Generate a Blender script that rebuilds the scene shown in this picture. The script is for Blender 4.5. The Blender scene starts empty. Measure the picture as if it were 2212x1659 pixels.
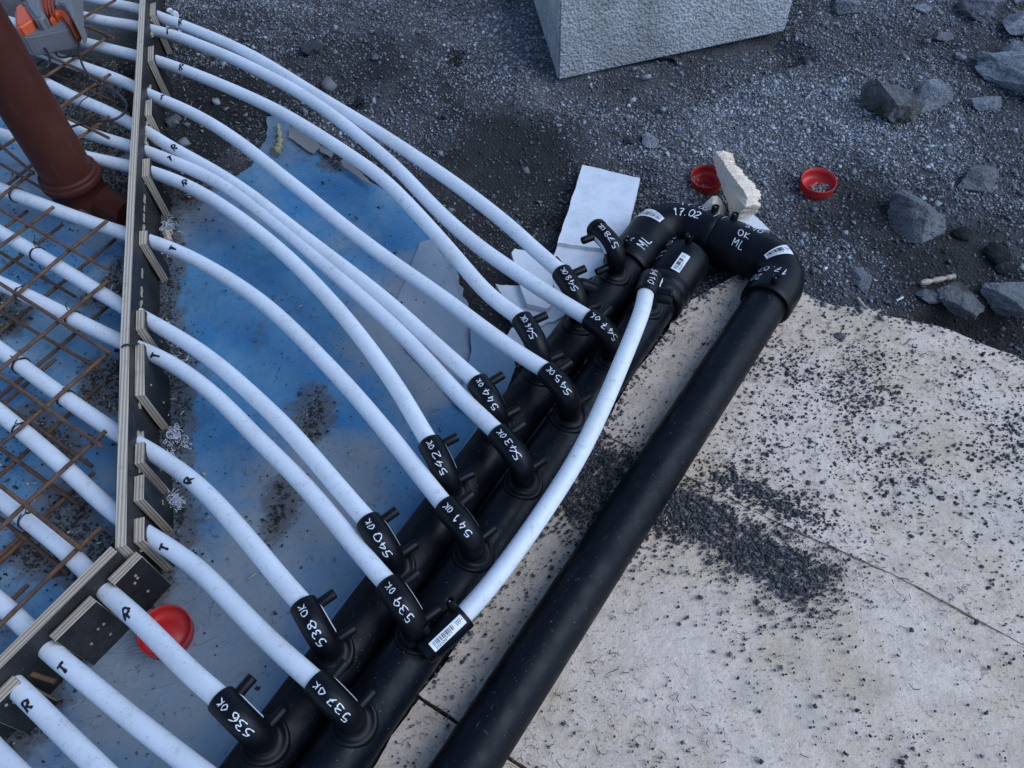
import bpy, bmesh, math, random
import numpy as np
from mathutils import Vector, Matrix
from mathutils.geometry import delaunay_2d_cdt

random.seed(7)
RNG = np.random.default_rng(11)
scene = bpy.context.scene

# ------------------------------------------------------------------ camera
# all traced positions are given in pixels of a 2212 x 1659 copy of the photograph
# and are put back on real heights above the ground with at(x, y, z)
PW, PH, FOC, CAM_H = 2212.0, 1659.0, 1661.0, 1.34
NADIR = (1160.0, 2037.0)
_d = np.array([(NADIR[0] - PW / 2) / FOC, (NADIR[1] - PH / 2) / FOC, 1.0])
_Z = -_d / np.linalg.norm(_d)
_F = np.array([0, 0, 1.0])
_Y = _F - _F.dot(_Z) * _Z
_Y /= np.linalg.norm(_Y)
_X = np.cross(_Y, _Z)
ROT = np.stack([_X, _Y, _Z])
cam_data = bpy.data.cameras.new('camera')
cam = bpy.data.objects.new('camera', cam_data)
scene.collection.objects.link(cam)
right, up, back = ROT @ np.array([1, 0, 0]), ROT @ np.array([0, -1, 0]), ROT @ np.array([0, 0, -1])
cam.matrix_world = Matrix(((right[0], up[0], back[0], 0), (right[1], up[1], back[1], 0),
                           (right[2], up[2], back[2], CAM_H), (0, 0, 0, 1)))
cam_data.sensor_width = 36.0
cam_data.lens = 36.0 * FOC / PW
cam_data.clip_start = 0.02
cam_data.clip_end = 300
scene.camera = cam

# ------------------------------------------------------------------ light: blue dusk sky, no direct sun
SUN_EL, SUN_AZ = math.radians(46), math.radians(104)      # azimuth measured from +Y towards +X
world = bpy.data.worlds.new('World')
scene.world = world
world.use_nodes = True
wn = world.node_tree.nodes
wn.clear()
w_out = wn.new('ShaderNodeOutputWorld')
w_bg = wn.new('ShaderNodeBackground')
w_sky = wn.new('ShaderNodeTexSky')
w_sky.sky_type = 'NISHITA'
w_sky.sun_disc = False
w_sky.sun_elevation = SUN_EL
w_sky.sun_rotation = SUN_AZ
w_sky.altitude = 600
w_sky.air_density = 1.0
w_sky.dust_density = 0.4
w_sky.ozone_density = 3.2
w_bg.inputs['Strength'].default_value = 0.10
world.node_tree.links.new(w_sky.outputs[0], w_bg.inputs[0])
world.node_tree.links.new(w_bg.outputs[0], w_out.inputs[0])
sun_data = bpy.data.lights.new('sun', 'SUN')
sun_data.energy = 1.2
sun_data.angle = math.radians(50)
sun_data.color = (0.76, 0.86, 1.0)
sun = bpy.data.objects.new('sun', sun_data)
scene.collection.objects.link(sun)
_sd = Vector((math.sin(SUN_AZ) * math.cos(SUN_EL), math.cos(SUN_AZ) * math.cos(SUN_EL), math.sin(SUN_EL)))
sun.rotation_euler = _sd.to_track_quat('Z', 'Y').to_euler()
sun.location = (3, 3, 5)
scene.view_settings.view_transform = 'Standard'
scene.view_settings.look = 'None'
scene.view_settings.exposure = 0.84
scene.view_settings.gamma = 1.0
scene.view_settings.use_curve_mapping = False
try:
    scene.cycles.use_denoising = True
except Exception:
    pass


# ------------------------------------------------------------------ helpers
def at(x, y, z=0.0):
    r = ROT @ np.array([(x - PW / 2) / FOC, (y - PH / 2) / FOC, 1.0])
    t = (z - CAM_H) / r[2]
    return Vector((t * r[0], t * r[1], z))


def atxy(pts, z=0.0):
    return [tuple(at(x, y, z)[:2]) for x, y in pts]


def metres(px, x, y, z=0.0):
    """how many metres px pixels are at that place"""
    p = np.array(at(x, y, z)) - np.array([0, 0, CAM_H])
    return (ROT.T @ p)[2] * px / FOC


def _hash(ix, iy, s):
    n = (ix.astype(np.int64) * 374761393 + iy.astype(np.int64) * 668265263 + s * 1442695041) & 0xffffffff
    n = ((n ^ (n >> 13)) * 1274126177) & 0xffffffff
    return ((n ^ (n >> 16)) & 0xffff) / 65535.0


def vnoise(x, y, s=0):
    x = np.asarray(x, float); y = np.asarray(y, float)
    ix, iy = np.floor(x), np.floor(y)
    fx, fy = x - ix, y - iy
    fx = fx * fx * (3 - 2 * fx); fy = fy * fy * (3 - 2 * fy)
    a = _hash(ix, iy, s); b = _hash(ix + 1, iy, s); c = _hash(ix, iy + 1, s); d = _hash(ix + 1, iy + 1, s)
    return (a * (1 - fx) + b * fx) * (1 - fy) + (c * (1 - fx) + d * fx) * fy - 0.5


def fbm(x, y, octv=4, s=0):
    t = 0; a = 1.0; f = 1.0
    for k in range(octv):
        t = t + a * vnoise(np.asarray(x) * f, np.asarray(y) * f, s + k * 17)
        a *= 0.5; f *= 2.03
    return t


def inpoly(px, py, poly):
    px = np.asarray(px); py = np.asarray(py)
    r = np.zeros(px.shape, bool)
    n = len(poly)
    for i in range(n):
        x1, y1 = poly[i]; x2, y2 = poly[(i + 1) % n]
        if y1 == y2:
            continue
        c = ((y1 > py) != (y2 > py)) & (px < (x2 - x1) * (py - y1) / (y2 - y1) + x1)
        r ^= c
    return r


def polydist(px, py, poly):
    """distance to the outline"""
    px = np.asarray(px, float); py = np.asarray(py, float)
    best = np.full(px.shape, 1e9)
    n = len(poly)
    for i in range(n):
        a = np.array(poly[i]); b = np.array(poly[(i + 1) % n])
        ab = b - a
        t = np.clip(((px - a[0]) * ab[0] + (py - a[1]) * ab[1]) / max(ab.dot(ab), 1e-12), 0, 1)
        best = np.minimum(best, np.hypot(px - a[0] - t * ab[0], py - a[1] - t * ab[1]))
    return best


def link(o, parent=None):
    scene.collection.objects.link(o)
    if parent is not None:
        o.parent = parent
    return o


def tag(o, label=None, cat=None, group=None, kind=None):
    if label: o['label'] = label
    if cat: o['category'] = cat
    if group: o['group'] = group
    if kind: o['kind'] = kind
    return o


def thing(name, loc, label, cat, group=None):
    o = bpy.data.objects.new(name, None)
    o.empty_display_size = 0.05
    o.location = loc
    link(o)
    return tag(o, label, cat, group)


def origin_of(parent):
    p = Vector((0, 0, 0))
    while parent is not None:
        p += Vector(parent.location)
        parent = parent.parent
    return p


def mesh_obj(name, verts, faces, mat, parent=None, smooth=False, base=None):
    """verts in world space; parts are stored relative to their thing"""
    off = origin_of(parent)
    loc = Vector((0, 0, 0))
    if parent is None:
        loc = Vector(base) if base is not None else Vector(np.mean(np.array([tuple(v) for v in verts]), axis=0))
        off = loc
    me = bpy.data.meshes.new(name)
    me.from_pydata([tuple(Vector(v) - off) for v in verts], [], faces)
    if smooth:
        me.polygons.foreach_set('use_smooth', [True] * len(me.polygons))
    me.materials.append(mat)
    me.update()
    o = bpy.data.objects.new(name, me)
    o.location = loc
    return link(o, parent)


class MB:
    def __init__(self):
        self.v = []; self.f = []

    def add(self, vs, fs):
        k = len(self.v)
        self.v += [Vector(v) for v in vs]
        self.f += [tuple(i + k for i in f) for f in fs]
        return self

    def hexa(self, lo, hi):
        """two quads, lower and upper"""
        return self.add(list(lo) + list(hi), [(3, 2, 1, 0), (4, 5, 6, 7), (0, 1, 5, 4), (1, 2, 6, 5), (2, 3, 7, 6), (3, 0, 4, 7)])

    def build(self, name, mat, parent=None, smooth=False, base=None):
        return mesh_obj(name, self.v, self.f, mat, parent, smooth, base)


def frames(pts):
    pts = [Vector(p) for p in pts]
    T = []
    for i in range(len(pts)):
        a = pts[max(i - 1, 0)]; b = pts[min(i + 1, len(pts) - 1)]
        T.append((b - a).normalized())
    ref = Vector((0, 0, 1))
    if abs(T[0].dot(ref)) > 0.95:
        ref = Vector((0, 1, 0))
    N = [(ref - ref.dot(T[0]) * T[0]).normalized()]
    for i in range(1, len(pts)):
        n = N[-1] - N[-1].dot(T[i]) * T[i]
        N.append(n.normalized())
    return pts, T, N


def tube(pts, rad, seg=16, cap=True):
    pts, T, N = frames(pts)
    n = len(pts)
    rr = rad if isinstance(rad, (list, tuple)) else [rad] * n
    V = []; F = []
    for i in range(n):
        B = T[i].cross(N[i])
        for k in range(seg):
            a = 2 * math.pi * k / seg
            V.append(pts[i] + (N[i] * math.cos(a) + B * math.sin(a)) * rr[i])
    for i in range(n - 1):
        for k in range(seg):
            k2 = (k + 1) % seg
            F.append((i * seg + k, i * seg + k2, (i + 1) * seg + k2, (i + 1) * seg + k))
    if cap:
        for i, flip in ((0, True), (n - 1, False)):
            s = len(V)
            V += [V[i * seg + k].copy() for k in range(seg)]
            f = tuple(range(s, s + seg))
            F.append(f[::-1] if flip else f)
    return V, F


def spline(pts, n=10):
    """Catmull-Rom through points"""
    pts = [Vector(p) for p in pts]
    P = [pts[0] * 2 - pts[1]] + pts + [pts[-1] * 2 - pts[-2]]
    out = []
    for i in range(1, len(P) - 2):
        a, b, c, d = P[i - 1], P[i], P[i + 1], P[i + 2]
        for k in range(n):
            t = k / n
            out.append(0.5 * ((2 * b) + (c - a) * t + (2 * a - 5 * b + 4 * c - d) * t * t + (3 * b - a - 3 * c + d) * t ** 3))
    out.append(pts[-1])
    return out


def smooth_path(pts, it=2):
    pts = [Vector(p) for p in pts]
    for _ in range(it):
        q = [pts[0]]
        for i in range(1, len(pts) - 1):
            q.append(pts[i] * 0.5 + (pts[i - 1] + pts[i + 1]) * 0.25)
        q.append(pts[-1])
        pts = q
    return pts


# ------------------------------------------------------------------ materials
def new_mat(name):
    m = bpy.data.materials.new(name)
    m.use_nodes = True
    nt = m.node_tree
    return m, nt, nt.nodes['Principled BSDF']


class NT:
    def __init__(self, name):
        self.m, self.t, self.b = new_mat(name)
        self.co = self.t.nodes.new('ShaderNodeTexCoord').outputs['Object']
        geo = self.t.nodes.new('ShaderNodeNewGeometry')
        self.pos = geo.outputs['Position']

    def n(self, typ, **kw):
        nd = self.t.nodes.new(typ)
        for k, v in kw.items():
            setattr(nd, k, v)
        return nd

    def l(self, a, b):
        self.t.links.new(a, b)

    def noise(self, scale, detail=4, rough=0.55, co=None, dist=0.0):
        nd = self.n('ShaderNodeTexNoise')
        nd.inputs['Scale'].default_value = scale
        nd.inputs['Detail'].default_value = detail
        nd.inputs['Roughness'].default_value = rough
        nd.inputs['Distortion'].default_value = dist
        self.l(co or self.pos, nd.inputs['Vector'])
        return nd.outputs['Fac']

    def voro(self, scale, feature='F1', out='Distance', co=None):
        nd = self.n('ShaderNodeTexVoronoi', feature=feature)
        nd.inputs['Scale'].default_value = scale
        self.l(co or self.pos, nd.inputs['Vector'])
        return nd.outputs[out]

    def ramp(self, fac, stops, interp='LINEAR'):
        nd = self.n('ShaderNodeValToRGB')
        cr = nd.color_ramp
        cr.interpolation = interp
        while len(cr.elements) < len(stops):
            cr.elements.new(0.5)
        for e, (p, c) in zip(cr.elements, stops):
            e.position = p
            e.color = (c, c, c, 1) if isinstance(c, (int, float)) else (*c, 1)
        self.l(fac, nd.inputs['Fac'])
        return nd.outputs['Color']

    def mix(self, fac, a, b, mode='MIX'):
        nd = self.n('ShaderNodeMix', data_type='RGBA', blend_type=mode)
        for v, i in ((fac, 0), (a, 6), (b, 7)):
            if isinstance(v, (int, float)):
                nd.inputs[i].default_value = v if i == 0 else (v, v, v, 1)
            elif isinstance(v, tuple):
                nd.inputs[i].default_value = (*v, 1)
            else:
                self.l(v, nd.inputs[i])
        return nd.outputs[2]

    def math(self, op, a, b=0.0):
        nd = self.n('ShaderNodeMath', operation=op)
        for i, v in enumerate((a, b)):
            if isinstance(v, (int, float)):
                nd.inputs[i].default_value = v
            else:
                self.l(v, nd.inputs[i])
        return nd.outputs[0]

    def mapping(self, scale=(1, 1, 1), rot=(0, 0, 0), co=None):
        nd = self.n('ShaderNodeMapping')
        nd.inputs['Scale'].default_value = scale
        nd.inputs['Rotation'].default_value = rot
        self.l(co or self.pos, nd.inputs['Vector'])
        return nd.outputs[0]

    def bump(self, h, strength=0.3, dist=0.002):
        nd = self.n('ShaderNodeBump')
        nd.inputs['Strength'].default_value = strength
        nd.inputs['Distance'].default_value = dist
        self.l(h, nd.inputs['Height'])
        self.l(nd.outputs[0], self.b.inputs['Normal'])

    def color(self, c):
        if isinstance(c, tuple):
            self.b.inputs['Base Color'].default_value = (*c, 1)
        else:
            self.l(c, self.b.inputs['Base Color'])
        return self

    def rough(self, r):
        if isinstance(r, (int, float)):
            self.b.inputs['Roughness'].default_value = r
        else:
            self.l(r, self.b.inputs['Roughness'])
        return self


M = {}
# white plastic pipe with faint dirt
k = NT('white_pipe_plastic')
d1 = k.ramp(k.noise(9, 5, 0.65), [(0.45, 0.0), (0.75, 1.0)])
d2 = k.ramp(k.noise(70, 4, 0.7), [(0.56, 0.0), (0.7, 1.0)])
c = k.mix(k.math('MULTIPLY', d1, 0.5), (0.75, 0.785, 0.83), (0.56, 0.55, 0.54))
c = k.mix(k.math('MULTIPLY', d2, 0.42), c, (0.40, 0.375, 0.36))
sp = k.ramp(k.voro(70), [(0.07, 1.0), (0.13, 0.0)])
c = k.mix(k.math('MULTIPLY', sp, k.math('MULTIPLY', d1, 0.9)), c, (0.16, 0.14, 0.13))
k.color(c).rough(0.48); k.bump(k.noise(220, 3), 0.08, 0.001)
M['white'] = k.m
# black polyethylene
k = NT('black_polyethylene')
dust = k.ramp(k.noise(16, 6, 0.7), [(0.50, 0.0), (0.78, 1.0)])
scr = k.ramp(k.noise(60, 3, 0.6, co=k.mapping((1, 1, 6), (0.4, 0.2, 0.9))), [(0.66, 0.0), (0.72, 1.0)])
c = k.mix(k.math('MULTIPLY', dust, 0.13), (0.0035, 0.0050, 0.0085), (0.055, 0.055, 0.06))
c = k.mix(k.math('MULTIPLY', scr, 0.22), c, (0.12, 0.12, 0.13))
spk_ = k.ramp(k.noise(240, 2, 0.5), [(0.70, 0.0), (0.75, 1.0)])
c = k.mix(k.math('MULTIPLY', spk_, 0.35), c, (0.30, 0.30, 0.31))
k.color(c).rough(k.ramp(k.noise(30, 4), [(0.3, 0.30), (0.75, 0.62)]))
k.b.inputs['Specular IOR Level'].default_value = 0.17
k.bump(k.noise(140, 4), 0.10, 0.001)
M['black'] = k.m
# black of fittings (smoother)
k = NT('black_fitting_plastic')
dust = k.ramp(k.noise(25, 6, 0.7), [(0.52, 0.0), (0.8, 1.0)])
k.color(k.mix(k.math('MULTIPLY', dust, 0.12), (0.0035, 0.0042, 0.0065), (0.045, 0.046, 0.05))).rough(0.40)
k.b.inputs['Specular IOR Level'].default_value = 0.20
k.bump(k.noise(260, 3), 0.06, 0.001)
M['fitting'] = k.m
# pale insulation boards with scratches and yellow stains
k = NT('insulation_facing')
st = k.ramp(k.noise(4.2, 8, 0.72), [(0.45, 0.0), (0.62, 1.0)])
st2 = k.ramp(k.noise(20, 7, 0.78), [(0.44, 0.0), (0.66, 1.0)])
c = k.mix(k.math('MULTIPLY', st, 0.75), (0.87, 0.70, 0.565), (0.66, 0.51, 0.32))
c = k.mix(k.math('MULTIPLY', st2, 0.55), c, (0.44, 0.36, 0.295))
wet = k.ramp(k.noise(2.4, 5, 0.65), [(0.52, 0.0), (0.66, 1.0)])
c = k.mix(k.math('MULTIPLY', wet, 0.28), c, (0.56, 0.48, 0.41))
pg = k.ramp(k.noise(9, 6, 0.75), [(0.40, 0.15), (0.60, 1.0)])
for sc, lo, amt in ((85, 0.60, 0.70), (150, 0.61, 0.8), (45, 0.64, 0.6)):
    pit = k.ramp(k.noise(sc, 4, 0.65, co=k.mapping((1, 1.8, 1), (0, 0, -0.7 + sc * 0.01))), [(lo, 0.0), (lo + 0.035, 1.0)])
    c = k.mix(k.math('MULTIPLY', pit, k.math('MULTIPLY', pg, amt)), c, (0.15, 0.125, 0.115))
k.color(c).rough(0.75); k.bump(k.math('ADD', k.noise(100, 6, 0.75), k.math('MULTIPLY', k.noise(22, 5), 0.8)), 0.8, 0.005)
M['board'] = k.m
k = NT('raw_foam_edge')
k.color(k.mix(k.noise(60, 4), (0.46, 0.32, 0.19), (0.72, 0.58, 0.42))).rough(0.9)
k.bump(k.noise(150, 4), 0.8, 0.004)
M['foam_raw'] = k.m
k = NT('white_foam')
k.color(k.mix(k.ramp(k.noise(22, 5, 0.65), [(0.45, 0.0), (0.75, 1.0)]), (0.76, 0.79, 0.83), (0.60, 0.62, 0.65))).rough(0.7)
k.bump(k.noise(120, 4), 0.3, 0.002)
M['white_foam'] = k.m
k = NT('torn_foam')
k.color(k.mix(k.noise(30, 5, 0.7), (0.92, 0.77, 0.62), (0.76, 0.59, 0.44))).rough(0.85)
k.bump(k.noise(90, 5), 0.8, 0.006)
M['torn_foam'] = k.m
# blue sheeting, dusty
k = NT('blue_sheeting')
av = k.n('ShaderNodeAttribute', attribute_name='dust')
dst = k.ramp(k.math('ADD', av.outputs['Fac'], k.math('SUBTRACT', k.noise(6.0, 8, 0.74), 0.5)), [(0.30, 0.0), (0.72, 1.0)])
dst2 = k.ramp(k.noise(12, 7, 0.75), [(0.40, 0.0), (0.66, 1.0)])
c = k.mix(k.ramp(k.noise(5, 4, 0.6), [(0.4, 0.0), (0.65, 1.0)]), (0.05, 0.215, 0.42), (0.12, 0.31, 0.47))
c = k.mix(k.math('MULTIPLY', k.math('ADD', k.math('MULTIPLY', dst, 0.80), k.math('MULTIPLY', dst2, 0.16)), 1.0), c, (0.30, 0.325, 0.34))
am = k.n('ShaderNodeAttribute', attribute_name='mud')
mud = k.ramp(k.math('ADD', k.math('MULTIPLY', am.outputs['Fac'], 0.30), k.noise(9, 9, 0.80)), [(0.57, 0.0), (0.68, 1.0)])
c = k.mix(k.math('MULTIPLY', mud, 0.72), c, (0.135, 0.11, 0.085))
streak = k.ramp(k.noise(9, 6, 0.7, co=k.mapping((1, 5, 1), (0, 0, -0.45))), [(0.60, 0.0), (0.68, 1.0)])
c = k.mix(k.math('MULTIPLY', streak, 0.38), c, (0.20, 0.17, 0.14))
spk = k.ramp(k.noise(70, 4, 0.7), [(0.62, 0.0), (0.65, 1.0)])
c = k.mix(k.math('MULTIPLY', spk, 0.55), c, (0.05, 0.055, 0.06))
k.color(c).rough(k.ramp(dst2, [(0.0, 0.34), (1.0, 0.7)]))
def ridge(sc, w, rot, an):
    n_ = k.noise(sc, 2, 0.5, co=k.mapping((1, an, 1), (0, 0, rot)))
    return k.ramp(k.math('ABSOLUTE', k.math('SUBTRACT', n_, 0.5)), [(0.0, 1.0), (w, 0.0)])
cre = k.math('ADD', k.math('MULTIPLY', ridge(5, 0.012, 0.9, 2.5), 0.5), k.math('MULTIPLY', ridge(9, 0.016, -0.4, 2.0), 0.3))
cre = k.math('MULTIPLY', cre, k.ramp(k.noise(4, 2), [(0.42, 0.0), (0.6, 1.0)]))
k.bump(k.math('ADD', k.math('ADD', k.noise(14, 5, 0.6, dist=0.8), k.math('MULTIPLY', k.noise(45, 4, 0.6), 0.3)), k.math('MULTIPLY', cre, 0.5)), 0.45, 0.009)
M['film'] = k.m
k = NT('milky_sheeting')
sp = k.ramp(k.voro(34), [(0.10, 1.0), (0.18, 0.0)])
sp = k.math('MULTIPLY', sp, k.ramp(k.noise(8, 3), [(0.48, 0.0), (0.6, 1.0)]))
c = k.mix(k.ramp(k.noise(6, 6, 0.7), [(0.35, 0.0), (0.7, 1.0)]), (0.34, 0.38, 0.43), (0.24, 0.30, 0.38))
c = k.mix(k.math('MULTIPLY', sp, 0.8), c, (0.075, 0.09, 0.12))
k.color(c).rough(0.5); k.bump(k.noise(25, 5, 0.6), 0.4, 0.004)
M['milky'] = k.m
k = NT('clear_blue_sheeting')
k.color(k.mix(k.noise(14, 5, 0.6), (0.13, 0.27, 0.42), (0.26, 0.35, 0.43))).rough(0.3)
k.bump(k.noise(30, 5, 0.6, dist=1.0), 0.6, 0.006)
M['clear_film'] = k.m
k = NT('dusty_tape')
k.color(k.mix(k.noise(40, 5), (0.22, 0.20, 0.18), (0.34, 0.31, 0.28))).rough(0.6); k.bump(k.noise(60, 4), 0.4, 0.003)
M['tape'] = k.m
# ground
k = NT('dark_soil')
at_t = k.n('ShaderNodeAttribute', attribute_name='tone')
f0 = k.math('ADD', k.noise(4.0, 8, 0.68), k.math('MULTIPLY', k.math('SUBTRACT', at_t.outputs['Fac'], 0.5), 0.55))
c = k.mix(k.ramp(f0, [(0.34, 0.0), (0.70, 1.0)]), (0.034, 0.031, 0.029), (0.165, 0.165, 0.17))
c = k.mix(k.ramp(k.noise(110, 5, 0.75), [(0.36, 0.0), (0.66, 1.0)]), k.mix(0.6, c, (0.018, 0.017, 0.017)), c)
c = k.mix(0.25, c, k.voro(230, out='Color'), 'OVERLAY')
k.color(c).rough(0.95)
k.bump(k.math('ADD', k.voro(150), k.noise(70, 7, 0.78)), 0.9, 0.008)
M['soil'] = k.m


def attr_mat(name, rough, bumpscale=None):
    q = NT(name)
    a = q.n('ShaderNodeVertexColor', layer_name='col')
    c = q.mix(0.5, a.outputs['Color'], q.ramp(q.noise(260, 4, 0.7), [(0.25, 0.35), (0.75, 0.75)]), 'OVERLAY')
    q.color(c).rough(rough)
    if bumpscale:
        q.bump(q.noise(bumpscale, 4), 0.5, 0.002)
    return q.m


M['stones'] = attr_mat('gravel_stone', 0.85)
M['crumbs'] = attr_mat('crumbs', 0.9)
M['rubble'] = attr_mat('rubble_stone', 0.9, 90)


def rock_mat(name, a, b, moss=None):
    q = NT(name)
    c = q.mix(q.ramp(q.noise(14, 7, 0.7), [(0.35, 0.0), (0.68, 1.0)]), a, b)
    c = q.mix(q.math('MULTIPLY', q.ramp(q.noise(48, 6, 0.8), [(0.52, 0.0), (0.62, 1.0)]), 0.6), c, (0.085, 0.085, 0.095))
    if moss:
        c = q.mix(q.ramp(q.noise(9, 6, 0.7), [(0.46, 0.0), (0.60, 1.0)]), c, moss)
    q.color(c).rough(0.9)
    q.bump(q.math('ADD', q.noise(40, 8, 0.78), q.noise(140, 3, 0.7)), 1.0, 0.03)
    return q.m


M['rock_a'] = rock_mat('grey_rock', (0.19, 0.195, 0.215), (0.44, 0.45, 0.48))
M['rock_b'] = rock_mat('mossy_rock', (0.22, 0.22, 0.22), (0.36, 0.355, 0.36), (0.085, 0.082, 0.062))
M['rock_c'] = rock_mat('near_black_rock', (0.014, 0.014, 0.016), (0.03, 0.03, 0.032))
M['rock_d'] = rock_mat('pale_rock', (0.29, 0.31, 0.35), (0.62, 0.65, 0.70))
M['rock_e'] = rock_mat('soil_clod', (0.07, 0.068, 0.07), (0.13, 0.128, 0.135))
# rust
k = NT('rusty_steel')
c = k.mix(k.ramp(k.noise(45, 6, 0.7), [(0.35, 0.0), (0.7, 1.0)]), (0.075, 0.034, 0.018), (0.20, 0.10, 0.045))
c = k.mix(k.math('MULTIPLY', k.ramp(k.noise(15, 4), [(0.5, 0.0), (0.7, 1.0)]), 0.7), c, (0.05, 0.045, 0.042))
k.color(c).rough(0.8); k.bump(k.noise(320, 4), 0.6, 0.002)
M['rust'] = k.m
k = NT('black_wire'); k.color((0.014, 0.013, 0.014)).rough(0.5); M['wire'] = k.m
# plywood
k = NT('plywood_black_film')
c = k.mix(k.ramp(k.noise(12, 6, 0.7), [(0.45, 0.0), (0.8, 1.0)]), (0.012, 0.012, 0.013), (0.055, 0.052, 0.05))
c = k.mix(k.math('MULTIPLY', k.ramp(k.noise(130, 3, 0.7), [(0.68, 0.0), (0.73, 1.0)]), 0.8), c, (0.35, 0.31, 0.25))
k.color(c).rough(0.5); k.bump(k.noise(80, 4), 0.2, 0.001)
M['ply_face'] = k.m


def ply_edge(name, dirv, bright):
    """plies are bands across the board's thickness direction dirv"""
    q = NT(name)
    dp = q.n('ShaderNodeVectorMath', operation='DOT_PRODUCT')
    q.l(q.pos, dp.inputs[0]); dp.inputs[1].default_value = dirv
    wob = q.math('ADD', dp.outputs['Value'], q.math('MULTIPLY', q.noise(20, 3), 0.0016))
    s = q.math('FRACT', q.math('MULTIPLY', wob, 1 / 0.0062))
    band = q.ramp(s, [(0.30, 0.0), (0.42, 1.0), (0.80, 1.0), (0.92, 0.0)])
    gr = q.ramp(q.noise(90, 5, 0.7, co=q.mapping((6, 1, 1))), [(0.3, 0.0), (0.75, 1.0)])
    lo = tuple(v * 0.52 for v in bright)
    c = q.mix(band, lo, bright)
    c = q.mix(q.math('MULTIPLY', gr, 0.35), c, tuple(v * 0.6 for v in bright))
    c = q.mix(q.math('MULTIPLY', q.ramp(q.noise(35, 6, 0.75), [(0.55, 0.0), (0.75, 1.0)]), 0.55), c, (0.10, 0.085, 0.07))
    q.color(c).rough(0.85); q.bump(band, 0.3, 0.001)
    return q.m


k = NT('pale_wood_splinter')
k.color(k.mix(k.noise(60, 5, co=k.mapping((5, 5, 1))), (0.50, 0.42, 0.30), (0.27, 0.21, 0.14))).rough(0.9)
M['splinter'] = k.m
k = NT('weathered_wood_edge')
k.color(k.mix(k.ramp(k.noise(40, 6, 0.7), [(0.35, 0.0), (0.7, 1.0)]), (0.13, 0.10, 0.07), (0.30, 0.25, 0.18))).rough(0.9)
k.bump(k.noise(110, 5), 0.6, 0.002)
M['wood_edge'] = k.m
# coloured plastics, concrete, paint
k = NT('brown_sewer_pipe')
c = k.mix(k.ramp(k.noise(9, 6, 0.65), [(0.4, 0.0), (0.75, 1.0)]), (0.060, 0.014, 0.009), (0.078, 0.025, 0.017))
c = k.mix(k.math('MULTIPLY', k.ramp(k.noise(50, 5, 0.7, co=k.mapping((1, 1, 0.15))), [(0.6, 0.0), (0.72, 1.0)]), 0.25), c, (0.14, 0.08, 0.065))
k.b.inputs['Specular IOR Level'].default_value = 0.16
k.color(c).rough(0.5); k.bump(k.noise(70, 3), 0.08, 0.001)
M['brown'] = k.m
k = NT('red_plastic_cap')
k.color(k.mix(k.ramp(k.noise(30, 5, 0.7), [(0.45, 0.0), (0.8, 1.0)]), (0.60, 0.022, 0.018), (0.46, 0.06, 0.05))).rough(0.4)
M['red'] = k.m
k = NT('orange_tool_plastic'); k.color(k.mix(k.noise(40, 5), (0.72, 0.10, 0.025), (0.52, 0.11, 0.05))).rough(0.45); M['orange'] = k.m
k = NT('dark_orange_ribs'); k.color((0.34, 0.05, 0.015)).rough(0.5); M['dark_orange'] = k.m
k = NT('grey_tool_plastic'); k.color(k.mix(k.noise(35, 6, 0.7), (0.12, 0.125, 0.135), (0.20, 0.20, 0.21))).rough(0.6); M['tool_grey'] = k.m
k = NT('black_rubber'); k.color((0.015, 0.015, 0.017)).rough(0.45); M['rubber'] = k.m
k = NT('concrete')
c = k.mix(k.ramp(k.noise(3.0, 8, 0.72), [(0.40, 0.0), (0.60, 1.0)]), (0.36, 0.36, 0.36), (0.62, 0.62, 0.63))
c = k.mix(k.math('MULTIPLY', k.ramp(k.noise(95, 5, 0.8), [(0.47, 0.0), (0.60, 1.0)]), 0.60), c, (0.17, 0.17, 0.175))
sp = k.ramp(k.voro(120), [(0.10, 1.0), (0.20, 0.0)])
c = k.mix(k.math('MULTIPLY', sp, k.math('MULTIPLY', k.ramp(k.noise(14, 4), [(0.4, 0.0), (0.6, 1.0)]), 0.8)), c, (0.08, 0.08, 0.085))
c = k.mix(k.math('MULTIPLY', k.ramp(k.noise(2.2, 6, 0.7, co=k.mapping((1, 1, 3))), [(0.52, 0.0), (0.66, 1.0)]), 0.45), c, (0.24, 0.235, 0.23))
k.color(c).rough(0.9); k.bump(k.math('ADD', k.noise(80, 6, 0.75), k.voro(120)), 0.9, 0.006)
M['concrete'] = k.m
k = NT('white_paint_marker'); k.color(k.mix(k.noise(300, 3), (0.82, 0.84, 0.88), (0.62, 0.64, 0.68))).rough(0.5); M['paint'] = k.m
k = NT('black_ink'); k.color((0.012, 0.012, 0.016)).rough(0.5); M['ink'] = k.m
k = NT('label_paper'); k.color((0.80, 0.82, 0.83)).rough(0.4); M['label'] = k.m
k = NT('bright_metal'); k.color((0.75, 0.75, 0.76)).rough(0.25); k.b.inputs['Metallic'].default_value = 1.0; M['metal'] = k.m
k = NT('white_plastic_curl'); k.color((0.72, 0.74, 0.78)).rough(0.5); M['curl'] = k.m
k = NT('yellow_foam'); k.color(k.mix(k.noise(60, 5), (0.36, 0.32, 0.16), (0.52, 0.47, 0.28))).rough(0.9); k.bump(k.noise(70, 4), 0.7, 0.005); M['yellow_foam'] = k.m
k = NT('weathered_wood'); k.color(k.mix(k.noise(50, 5, co=k.mapping((1, 6, 1))), (0.42, 0.30, 0.20), (0.58, 0.47, 0.38))).rough(0.85); M['stick'] = k.m

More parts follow.
